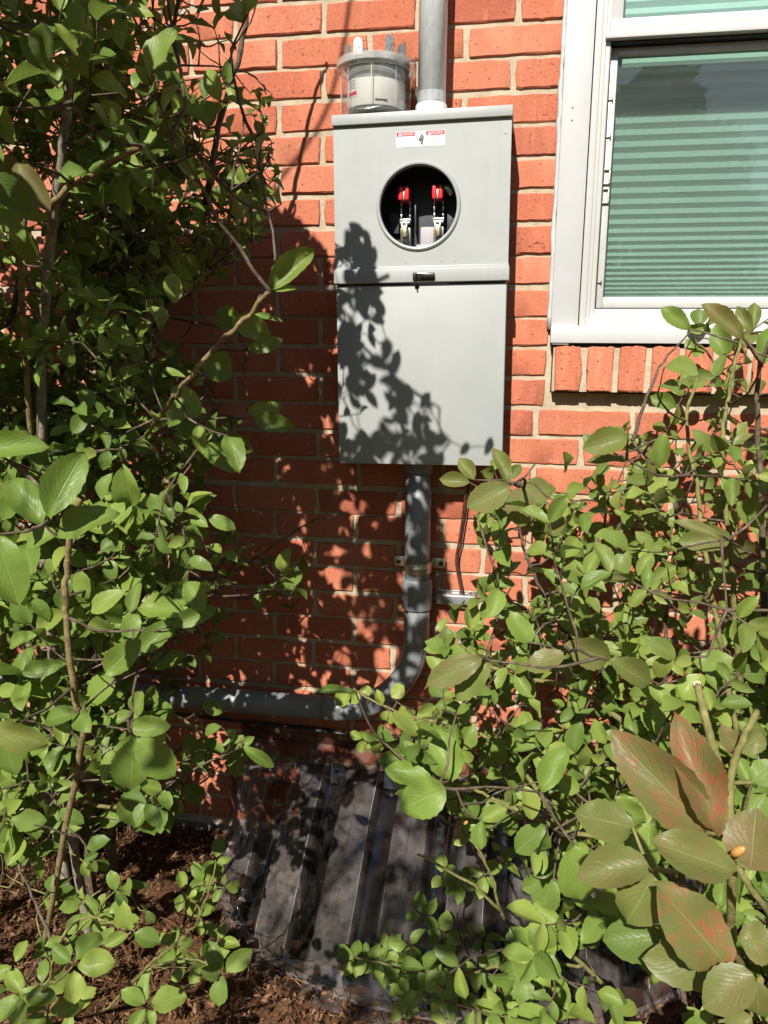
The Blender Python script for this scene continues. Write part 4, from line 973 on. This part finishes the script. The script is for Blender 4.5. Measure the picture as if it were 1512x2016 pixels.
for (x, y, t, L) in ((915, 885, .74, .03), (962, 880, .74, .036), (702, 452, .62, .04), (722, 468, .64, .03), (735, 505, .66, .035), (708, 500, .6, .045), (745, 610, .66, .04), (738, 575, .64, .04), (780, 712, .7, .04), (838, 790, .72, .035), (800, 775, .7, .04), (688, 470, .6, .03)):
    Pq = W(x, y, .125) - SUN * t * np.linalg.norm(np.array([.13, 1, -.84]))
    sh.attach(Pq, .0012); ax = np.cross(TOSUN, sh.g.normal(0, 1, 3)); sh.leaf(Pq - unit(ax) * L * .5, ax, TOSUN + sh.g.normal(0, .25, 3), L, L * .58, (.6, 0, 0))
def tintL(b): return (random.uniform(.2, .9), 0, random.uniform(0, .12))
sh.fill(450, ((-1.25, .05), (-1.0, -.06), (.1, 1.35)), okL, (.028, .048), tintL)
sh.fill(680, ((-1.25, .05), (-.8, -.06), (1.1, 2.35)), okL, (.024, .042), lambda b: (random.uniform(.15, .8), 0, random.uniform(0, .12)), (3, 5), (.1, -.1, .2), (.55, .5, .0))
sh.fill(230, ((-.5, .3), (-1.1, -.35), (1.5, 2.45)), okL, (.032, .048), tintL, (3, 4))
sh.fill(220, ((-.75, .12), (-.75, -.06), (.25, 1.3)), okL, (.030, .048), tintL, (2, 4))
def okLf(Q):
    px, py, z = PJ(Q); return okL(Q) & inside(px, py, [(-40, 880), (300, 900), (380, 1000), (400, 1250), (400, 1540), (300, 1640), (-40, 1680)])
sh.fill(70, ((-.9, .05), (-.98, -.62), (.1, 1.3)), okLf, (.040, .058), lambda b: (random.uniform(.45, .9), 0, random.uniform(0, .1)), (2, 3), (.1, -.4, .35), (.2, .6, .45))
def okLt(Q):
    px, py, z = PJ(Q); return okL(Q) & inside(px, py, [(120, -60), (600, -60), (580, 60), (545, 300), (560, 420), (420, 560), (120, 620)])
sh.fill(300, ((-.75, .1), (-.42, -.06), (1.35, 2.25)), okLt, (.020, .036), lambda b: (random.uniform(.15, .75), 0, random.uniform(0, .15)), (3, 5), (.25, -.1, .1), (.75, .35, -.05), 3.)
# the crown's overhang that throws the deep shade on the bricks and conduit
cand = []
for poly in ([(500, 560), (665, 560), (665, 920), (860, 920), (865, 1200), (880, 1430), (420, 1430), (430, 900)], [(470, 1380), (900, 1400), (1050, 1900), (560, 1950)], [(280, 560), (540, 600), (520, 1400), (280, 1400)], [(740, 930), (880, 930), (890, 1420), (700, 1420)], [(740, 930), (880, 930), (890, 1420), (700, 1420)]):
    Sx = rng.uniform((280, 540), (1060, 1960), (2600, 2)); Sx = Sx[inside(Sx[:, 0], Sx[:, 1], poly)]
    for x, y in Sx: cand.append(W(x, y, 0) - SUN * rng.uniform(.35, 1.85))
cand = np.array(cand); px_, py_, z_ = PJ(cand); off = (px_ < -15) | (py_ < -15)
cand = cand[okL(cand) & (cand[:, 2] < 2.6) & (off | (z_ > 1.0))]
sh.fill(290, ((0, 1), (0, 1), (0, 1)), okL, (.034, .05), tintL, (3, 4), (0, 0, .2), (.2, .8, 0), 0, cand)
sh.finish(300)

# low sprigs at the lower left
sp = Shrub('shrub', 'low sprawling green sprigs over the brown mulch at lower left', (-.30, -.62, 0), None, 21); sp.twigmat = 'bark_green'
q0 = sp.root
sp.stem([q0 + (0, 0, -.01), PD(290, 1905, 1.36), PD(330, 1870, 1.32), PD(372, 1835, 1.30), PD(400, 1790, 1.31), PD(425, 1700, 1.33)], .003, .0014, 'bark_green')
sp.stem([PD(290, 1905, 1.36), PD(350, 1890, 1.25), PD(405, 1892, 1.2), PD(440, 1905, 1.2)], .002, .0012, 'bark_green')
sp.stem([q0 + (-.1, -.02, -.01), PD(110, 1870, 1.2), PD(160, 1810, 1.22), PD(215, 1815, 1.2), PD(265, 1835, 1.15)], .003, .0014, 'bark_green')
sp.stem([PD(110, 1870, 1.2), PD(60, 1760, 1.25), PD(20, 1670, 1.3)], .003, .0016)
sp.stem([q0 + (-.12, -.05, -.01), PD(80, 1960, 1.0), PD(130, 1900, .98), PD(190, 1860, 1.)], .003, .0015, 'bark_green')
sp.stem([q0 + (.02, -.1, -.01), PD(290, 2005, 1.1), PD(300, 1975, 1.08)], .003, .0015, 'bark_green')
for a in ((425, 1692, 4, 38), (400, 1738, 4, 36), (365, 1755, 4, 36), (395, 1808, 3, 36), (440, 1748, 3, 30), (345, 1862, 5, 42), (432, 1852, 5, 36), (398, 1895, 5, 46), (440, 1915, 4, 58), (368, 1905, 3, 44), (196, 1795, 5, 44), (226, 1822, 4, 48), (258, 1836, 3, 60), (165, 1775, 3, 36), (130, 1845, 4, 50), (145, 1900, 4, 76), (45, 1960, 4, 62), (92, 1990, 4, 58), (80, 1940, 3, 50), (290, 1980, 5, 62), (28, 1900, 3, 46), (140, 1990, 3, 50)): sp.cluster(*a)
def okS(Q):
    px, py, z = PJ(Q); return inside(px, py, [(-40, 1640), (150, 1650), (260, 1720), (300, 1800), (250, 1900), (200, 2040), (-40, 2040)]) & (z > .8) & (Q[:, 2] > .03)
sp.fill(14, ((-1., -.1), (-1.1, -.2), (.03, .45)), okS, (.03, .045), None, (2, 3))
sp.finish(300)
# dim weeds by the wall foot
wd_ = Shrub('weed', 'dim leafy weeds in the shade at the foot of the brick wall', (-.62, -.16, 0), None, 31); wd_.twigmat = 'bark_green'; wd_.e['category'] = 'weed'
wd_.stem([wd_.root + (0, 0, -.01), wd_.root + (.03, -.03, .10), wd_.root + (.05, -.05, .2)], .002, .001, 'bark_green')
wd_.stem([wd_.root + (.1, 0, -.01), wd_.root + (.14, -.04, .08), wd_.root + (.2, -.05, .14)], .002, .001, 'bark_green')
wd_.fill(26, ((-.85, -.3), (-.32, -.05), (.03, .24)), lambda Q: Q[:, 2] > .02, (.025, .04), lambda b: (random.uniform(.1, .5), 0, 0), (2, 3))
wd_.finish(150)

# right-hand shrub
R_CAM = [(1335, 640), (1400, 615), (1560, 610), (1560, 2060), (960, 2060), (790, 2000), (720, 1900), (760, 1868), (900, 1875), (990, 1850), (1010, 1780), (960, 1720), (940, 1640), (900, 1600), (800, 1590), (775, 1500), (705, 1450), (760, 1425), (700, 1385), (720, 1350), (790, 1385), (850, 1390), (850, 1330), (850, 1245), (890, 1192), (935, 1188), (955, 1130), (950, 1050), (935, 985), (950, 915), (1010, 910), (1140, 900), (1165, 860), (1250, 835), (1290, 790), (1335, 740), (1345, 690)]
GAPS = [[(985, 1060), (1045, 1060), (1050, 1220), (990, 1180)], [(1060, 1330), (1120, 1330), (1130, 1450), (1060, 1440)], [(950, 1620), (1060, 1620), (1040, 1800), (960, 1760)], [(1100, 860), (1170, 900), (1160, 960), (1050, 950)]]
R_WALL = WALLP([(890, 1010), (1000, 990), (1120, 960), (1220, 925), (1320, 885), (1700, 830), (2600, 800), (2600, 3600), (500, 3600), (780, 1560), (880, 1300)])
def okR(Q):
    px, py, z = PJ(Q); infr = (px > -15) & (px < 1530) & (py > -15) & (py < 2030) & (z > .05)
    inm = inside(px, py, R_CAM)
    for gp_ in GAPS: inm &= ~(inside(px, py, gp_) & (np.random.default_rng(3).random(len(px)) < .85))
    k = np.where(infr, inm & (z > .60), (px > 900) & (z > .3)); bxp, wp = footprint(Q)
    sh_ = inside(wp[:, 0], wp[:, 2], R_WALL); keepout = ((Q[:, 0] - CAM[0]) ** 2 + (Q[:, 1] - CAM[1]) ** 2 > .5 ** 2)
    nb = ~((np.abs(Q[:, 0] - WCX) < .64) & (Q[:, 1] > -.56) & (Q[:, 2] < .36))
    return k & sh_ & keepout & nb & (Q[:, 1] < -.06) & (Q[:, 2] > .03)
rs = Shrub('shrub', 'sunlit leafy green shrub below the window and right of the plastic conduit', (1.02, -.50, 0), None, 41); rs.twigmat = 'bark_dark'
c0 = rs.root
rs.stem([c0 + (0, 0, -.02), W(1440, 1640, .62), W(1455, 1500, .62), W(1425, 1300, .64), W(1392, 1130, .64), W(1370, 950, .60), W(1352, 830, .55), W(1372, 745, .5)], .006, .0022, 'bark_green')
rs.stem([c0 + (.02, .03, -.02), W(1475, 1500, .55), W(1455, 1310, .58), W(1437, 1080, .6), W(1420, 900, .58), W(1436, 760, .52), W(1460, 668, .48)], .006, .0022, 'bark_green')
rs.stem([c0 + (-.05, .05, -.02), W(1330, 1500, .40), W(1310, 1260, .38), W(1330, 1000, .36), W(1245, 868, .34)], .006, .002)
rs.stem([c0 + (-.12, .08, -.02), W(1230, 1500, .34), W(1185, 1330, .32), W(1180, 1150, .30), W(1205, 940, .28)], .006, .002)
rs.stem([c0 + (-.15, 0, -.02), W(1230, 1420, .40), W(1110, 1240, .42), W(1050, 1130, .42), W(1018, 1020, .42)], .006, .0022)
rs.stem([c0 + (-.1, 0, -.02), W(1300, 1560, .62), W(1200, 1400, .66), W(1100, 1350, .66), W(985, 1320, .64), W(905, 1270, .6)], .006, .002, 'bark_green')
rs.stem([c0 + (-.1, -.04, -.02), W(1320, 1720, .68), W(1110, 1636, .72), W(1010, 1592, .74), W(960, 1566, .74), W(888, 1540, .74)], .005, .002, 'bark_green')
rs.stem([W(1110, 1636, .72), W(1000, 1480, .62), W(900, 1430, .56), W(790, 1405, .52), W(700, 1360, .5)], .004, .0016, 'bark_green')
rs.stem([W(900, 1430, .56), W(800, 1470, .55), W(715, 1455, .55)], .003, .0015, 'bark_green')
rs.stem([c0 + (-.15, -.08, -.02), W(1150, 1900, .66), W(1010, 1822, .7), W(985, 1795, .7), W(920, 1735, .72), W(822, 1682, .74)], .004, .002, 'bark_green')
rs.stem([W(985, 1795, .7), W(965, 1720, .72), W(925, 1650, .73), W(864, 1606, .74)], .0025, .0014, 'bark_green')
rs.stem([W(1150, 1900, .66), W(1000, 1900, .72), W(900, 1920, .76), W(790, 1905, .78), W(700, 1885, .78)], .003, .0015, 'bark_green')
rs.stem([c0 + (.2, 0, -.02), W(1530, 1400, .5), W(1500, 1000, .5), W(1490, 800, .5), W(1500, 660, .48)], .007, .003)
gl = lambda: (rs.r.uniform(.5, .85), 0, rs.r.uniform(0, .12))
ol = lambda: (rs.r.uniform(.4, .6), 0, rs.r.uniform(.4, .7))
rs.heroes([((925, 950), (866, 940), 30, ol()), ((933, 945), (907, 899), 30, ol()), ((1005, 955), (923, 1002), 58, ol()), ((1030, 960), (1018, 1037), 62, ol()), ((1030, 960), (1092, 968), 46, ol()), ((1000, 950), (979, 878), 30, ol()), ((1002, 945), (1026, 913), 22, (.3, 0, .2)), ((965, 975), (975, 1020), 36, gl()),
 ((950, 1295), (838, 1346), 52, ol(), dict(Lr=.068)), ((960, 1300), (895, 1380), 56, ol()), ((955, 1300), (993, 1352), 52, ol()), ((1112, 1288), (1034, 1312), 46, ol()), ((1110, 1270), (1210, 1298), 62, ol(), dict(Lr=.07)), ((1200, 1300), (1292, 1345), 50, ol()), ((1270, 1272), (1238, 1223), 44), ((1045, 1265), (1000, 1202), 42, gl()), ((940, 1275), (898, 1255), 36, ol()),
 ((1440, 1060), (1343, 1066), 50, ol(), dict(Lr=.068)), ((1440, 1065), (1488, 1094), 40, ol()), ((1512, 1108), (1474, 1152), 52), ((1448, 1310), (1368, 1304), 54, gl()), ((1420, 1060), (1330, 1024), 30, ol()), ((1236, 860), (1152, 882), 52, (.5, .1, .35), dict(Lr=.06)), ((1306, 852), (1300, 918), 34, gl()), ((1235, 905), (1155, 905), 22, ol()), ((1230, 1015), (1262, 990), 28), ((1440, 1000), (1400, 985), 34), ((1450, 990), (1512, 1030), 48, gl()),
 ((1358, 648), (1301, 607), 36, (.6, 0, .1)), ((1375, 642), (1378, 607), 34, (.3, 0, .1)), ((1463, 666), (1382, 598), 42, (.4, .35, .6), dict(Lr=.068)), ((1480, 655), (1451, 602), 26, (.5, .1, .4)), ((1480, 652), (1488, 594), 26, (.5, .1, .4)), ((1432, 702), (1404, 640), 40, gl()), ((1450, 690), (1496, 648), 30, (.4, .6, .6)), ((1500, 720), (1520, 640), 40, gl()), ((1355, 766), (1350, 724), 26), ((1360, 762), (1392, 745), 24), ((1398, 760), (1428, 742), 28), ((1330, 802), (1284, 778), 32), ((1480, 780), (1500, 745), 30, (.4, .8, .5)), ((1345, 780), (1320, 745), 24), ((1370, 690), (1352, 668), 24), ((1390, 690), (1362, 690), 24),
 ((878, 1552), (784, 1591), 76, (.7, 0, 0), dict(Lr=.066)), ((888, 1538), (870, 1446), 68, (.72, 0, 0), dict(Lr=.066)), ((850, 1533), (758, 1514), 46, (.72, 0, 0), dict(Lr=.066)), ((852, 1526), (800, 1470), 40), ((1012, 1592), (942, 1606), 42), ((950, 1565), (940, 1520), 40), ((958, 1562), (905, 1600), 40), ((1075, 1625), (1014, 1680), 52), ((1064, 1560), (1110, 1470), 48, (.65, 0, 0)), ((1060, 1562), (1000, 1536), 46), ((1072, 1566), (1100, 1535), 36), ((1130, 1665), (1150, 1787), 78, (.75, 0, 0), dict(Lr=.07)), ((1130, 1650), (1124, 1727), 32), ((1085, 1725), (1029, 1756), 42), ((1090, 1730), (1060, 1802), 54), ((1100, 1782), (1085, 1832), 42), ((1225, 1792), (1160, 1812), 56, (.65, 0, 0)), ((1150, 1500), (1195, 1530), 44), ((1155, 1540), (1130, 1500), 36),
 ((700, 1362), (622, 1356), 20), ((690, 1358), (660, 1388), 30, (.9, 0, 0)), ((706, 1362), (686, 1384), 24, (.9, 0, 0)), ((725, 1372), (716, 1350), 24, (.95, 0, 0)), ((752, 1388), (742, 1358), 18, (.95, 0, 0)), ((770, 1372), (796, 1352), 30, (.95, 0, 0)), ((768, 1398), (758, 1424), 30, (.95, 0, 0)), ((790, 1388), (800, 1420), 24, (.95, 0, 0)), ((808, 1395), (812, 1412), 16, (.95, 0, 0)), ((820, 1410), (860, 1395), 32, (.85, 0, 0)), ((820, 1415), (858, 1440), 34, (.85, 0, 0)), ((712, 1455), (690, 1440), 18, (.85, 0, 0)), ((720, 1458), (705, 1482), 20, (.85, 0, 0)), ((735, 1455), (752, 1480), 22, (.85, 0, 0))], .058)
for a in ((790, 1918, 5, 46), (848, 1898, 5, 38), (722, 1886, 5, 28), (762, 1872, 5, 26), (880, 1890, 5, 30), (940, 1905, 4, 46), (840, 1955, 4, 56), (900, 1958, 4, 46), (1000, 1945, 4, 48), (1050, 1878, 5, 52), (905, 1738, 5, 38), (870, 1722, 4, 28), (955, 1722, 4, 26), (832, 1802, 4, 22), (872, 1842, 5, 24), (700, 1892, 5, 24), (745, 1895, 5, 26), (805, 1860, 4, 26), (928, 1640, 3, 24), (965, 1655, 3, 26), (990, 1700, 3, 26), (950, 1850, 4, 30), (1010, 1990, 4, 46)): rs.cluster(*a)
def tintR(b):
    top = max(0, min(1, (b[2] - .75) / .5)); return (random.uniform(.35, .95), .35 * top * (random.random() < .3), random.uniform(0, .15) + .35 * top * random.random())
rs.fill(500, ((.2, 1.5), (-.95, -.08), (.15, 1.5)), okR, (.028, .046), tintR, (2, 4), (0, -.3, .35), (.3, .55, .35), 4.)
rs.fill(290, ((.3, 1.3), (-.75, -.08), (.5, 1.5)), okR, (.028, .044), tintR, (2, 4), (0, -.3, .35), (.35, .5, .25), 4.)
rs.fill(210, ((.3, 1.3), (-.95, -.45), (.05, .75)), okR, (.030, .046), tintR, (2, 4), (0, -.3, .35), (.3, .55, .35), 4.)
rs.fill(60, ((.35, 1.4), (-1.0, -.55), (.1, 1.0)), okR, (.042, .058), lambda b: (random.uniform(.5, .95), 0, random.uniform(0, .12)), (2, 3), (0, -.4, .35), (.2, .6, .4), 3.)
rs.finish(300)
# fruit
for (x, y, d, L, lab) in ((917, 1620, 1.02, .0085, 'small orange seed capsule hanging over the clear window well cover'), (1453, 1676, .47, .0105, 'yellow orange seed capsule among the red blotched foreground leaves')):
    c = PD(x, y, d); b = bmesh.new(); lathe(b, [(0, .6), (.10, .56), (.22, .36), (.28, .05), (.26, -.25), (.18, -.45), (.08, -.55), (.05, -.75), (0, -.78)], 14)
    o = link('seed_capsule', bm_mesh(b, 'fruit'), 'fruit', None, c); o.scale = (L, L, L); o.rotation_euler = (.5, .5, 0); tag(o, lab, 'seed capsule')

# foreground plant with red-blotched leaves
fg = Shrub('shrub', 'foreground shrub with large olive leaves blotched red at lower right', (.98, -1.02, 0), None, 51); fg.twigmat = 'bark_green'
f0 = fg.root
fg.stem([f0 + (0, 0, -.02), PD(1440, 2010, .62), PD(1436, 1850, .56), PD(1442, 1700, .52), PD(1436, 1560, .52), PD(1452, 1480, .54), PD(1490, 1400, .56)], .0034, .0025, 'bark_green', wob=.0004)
fg.stem([PD(1436, 1560, .52), PD(1400, 1460, .56), PD(1374, 1350, .60)], .0035, .0030, 'bark_green', wob=.0003)
fg.stem([PD(1442, 1700, .5), PD(1455, 1712, .47), PD(1500, 1780, .47), PD(1560, 1860, .5)], .0022, .0018, 'bark_green', wob=.0003)
fg.stem([PD(1436, 1850, .56), PD(1470, 1920, .50), PD(1500, 1930, .48)], .003, .002, 'bark_green', wob=.0003)
fg.stem([PD(1442, 1700, .52), PD(1340, 1715, .52), PD(1285, 1712, .54)], .002, .0014, 'bark_green', wob=.0003)
cutp = PD(1374, 1350, .60); b = bmesh.new(); lathe(b, [(0, .0), (.0029, .0), (.0031, -.004)], 12, 'Z'); o = link('cut_end', bm_mesh(b, 'cut'), 'wood_cut', fg.e, cutp - fg.root + np.array([-.001, 0, .0022])); o.rotation_euler = (.3, -.3, 0)
fg.heroes([((1394, 1636), (1214, 1460), 112, (.42, .55, .72), dict(dist=.50)), ((1410, 1642), (1352, 1424), 82, (.4, 1., .8), dict(dist=.49)), ((1449, 1716), (1288, 1660), 92, (.5, .12, .62), dict(dist=.47)), ((1478, 1712), (1492, 1598), 108, (.45, .15, .78), dict(dist=.48)), ((1246, 1630), (1134, 1602), 82, (.42, .12, .45), dict(dist=.56)), ((1278, 1700), (1139, 1722), 76, (.45, .1, .55), dict(dist=.54)), ((1292, 1714), (1234, 1824), 90, (.5, .0, .5), dict(dist=.55)),
 ((1432, 1902), (1298, 1748), 118, (.45, 1., .62), dict(dist=.50)), ((1420, 1910), (1275, 1880), 90, (.35, .2, .4), dict(dist=.54)), ((1484, 1920), (1380, 1976), 80, (.45, .1, .6), dict(dist=.48)), ((1524, 1862), (1461, 1850), 76, (.45, .1, .55), dict(dist=.5)), ((1300, 1842), (1193, 1862), 76, (.35, 0, .15), dict(dist=.6)), ((1490, 1930), (1500, 2010), 66, (.45, .1, .55), dict(dist=.48)), ((1440, 1800), (1400, 1880), 60, (.5, 0, .1), dict(dist=.58)), ((1400, 2010), (1380, 1995), 50, (.5, 0, .1), dict(dist=.62)), ((1452, 1480), (1510, 1440), 46, (.5, 0, .5), dict(dist=.56)), ((1455, 1485), (1420, 1430), 40, (.4, .2, .7), dict(dist=.56)), ((1480, 1540), (1530, 1500), 50, (.6, 0, .1), dict(dist=.6)), ((1250, 1800), (1230, 1880), 60, (.3, 0, .1), dict(dist=.62)), ((1330, 1560), (1290, 1490), 60, (.5, 0, .2), dict(dist=.60)), ((1480, 2000), (1430, 2030), 60, (.5, .1, .5), dict(dist=.5)), ((1470, 1620), (1500, 1560), 50, (.6, 0, .15), dict(dist=.62))])
fg.finish(300)

# shrub beside the viewer, left of the picture: soft dapples on the well cover
sd = Shrub('shrub', 'tall shrub beside the viewer outside the left edge throwing dapples on the well cover', (-.42, -2.30, 0), None, 61); sd.twigmat = 'bark_dark'
sd.stem([sd.root + (0, 0, -.02), (-.40, -2.28, .7), (-.26, -2.2, 1.3), (-.08, -2.1, 1.72), (.10, -2.0, 1.85)], .014, .004)
sd.stem([(-.40, -2.28, .7), (-.34, -2.45, 1.4), (-.15, -2.45, 2.0), (.1, -2.4, 2.2)], .009, .003)
sd.stem([(-.26, -2.2, 1.3), (-.2, -2.0, 1.5), (-.1, -1.85, 1.6)], .006, .003)
Sx = rng.uniform((465, 1470), (1010, 1990), (4200, 2)); Sx = Sx[inside(Sx[:, 0], Sx[:, 1], [(468, 1470), (1000, 1480), (1010, 1990), (760, 1960), (600, 1880), (520, 1800)])]
cand = []
for x, y in Sx:
    dep = max(0., min(.5, (y - 1500) / 420 * .45)); cand.append(W(x, y, dep) - SUN * rng.uniform(2.1, 3.2))
cand = np.array(cand)
R_LIT = [(640, 1340), (860, 1330), (1512, 1200), (1512, 1700), (1000, 1640), (780, 1620), (740, 1480)]
def okV(Q):
    px, py, z = PJ(Q); lit = np.zeros(len(Q), bool)
    for yy, pl in ((-.62, L_LIT), (-.78, L_LIT), (-.95, L_LIT), (-.78, R_LIT), (-.95, R_LIT)):
        hx_, hy_, _z = PJ(Q + SUN * ((yy - Q[:, 1]) / SUN[1])[:, None]); lit |= inside(hx_, hy_, pl)
    return ~lit & ((z < .1) | (px < -60) | (py < -60)) & (((Q[:, :2] - CAM[:2]) ** 2).sum(1) > .38 ** 2) & (Q[:, 2] > .9) & (Q[:, 0] < .35)
sd.fill(140, ((0, 1), (0, 1), (0, 1)), okV, (.035, .052), lambda b: (random.uniform(.3, .8), 0, .05), (2, 3), (0, 0, .1), (.2, .8, 0), 0, cand)
sd.finish(0)

# ------------------------------------------------------------------ across the lawn, behind the viewer: mirrored in the panes
def crown_mesh(name, n, blobs, size, seed):
    r = np.random.default_rng(seed); V = []; k = 0
    idx = r.integers(0, len(blobs), n); c = np.array([b[0] for b in blobs])[idx]; rad = np.array([b[1] for b in blobs])[idx]
    d = r.normal(0, 1, (n, 3)); d /= np.linalg.norm(d, axis=1)[:, None]; p = c + d * rad * (r.random((n, 1)) ** .4)
    a = r.normal(0, 1, (n, 3)); a /= np.linalg.norm(a, axis=1)[:, None]; b = np.cross(a, r.normal(0, 1, (n, 3))); b /= np.linalg.norm(b, axis=1)[:, None]
    L = r.uniform(.6, 1.4, (n, 1)) * size; V = np.stack([p - a * L, p - b * L * .5, p + a * L, p + b * L * .5], 1).reshape(-1, 3)
    me = bpy.data.meshes.new(name); me.from_pydata(V.tolist(), [], [(4 * i, 4 * i + 1, 4 * i + 2, 4 * i + 3) for i in range(n)]); return me
simple('far_leaf', (.050, .095, .025), .7, 0, .4, 3)
tr = tag(empty('tree', (2.5, -12.5, 0)), 'dark leafy tree mirrored near the top of the lower window pane', 'tree')
tube('trunk', 'bark_dark', tr, [(0, 0, -.1), (.1, 0, 1.5), (0, .1, 3.2), (.1, 0, 4.6)], [.22, .17, .13, .06], 12)
link('crown', crown_mesh('crown', 5000, [((0, 0, 3.6), (1.5, 1.5, 1.2)), ((-.5, .2, 4.7), (1.1, 1., 1.)), ((.6, -.2, 4.5), (1.1, 1., .9)), ((.1, 0, 5.4), (.7, .7, .8)), ((1.1, 0, 3.4), (.9, .9, .8))], .13, 5), 'far_leaf', tr)
bl_ = [((x, -14 + 1.5 * math.sin(x * 1.3), 1.6 + .5 * math.sin(x * 2.1)), (1.6, 1.3, 1.9 + .6 * math.sin(x * .9))) for x in np.arange(-26, 27, 1.5)]
tl = link('tree_line', crown_mesh('tree_line', 16000, bl_, .22, 6), 'far_leaf'); tag(tl, 'far row of leafy trees across the lawn behind the viewer', 'tree line', None, 'stuff')
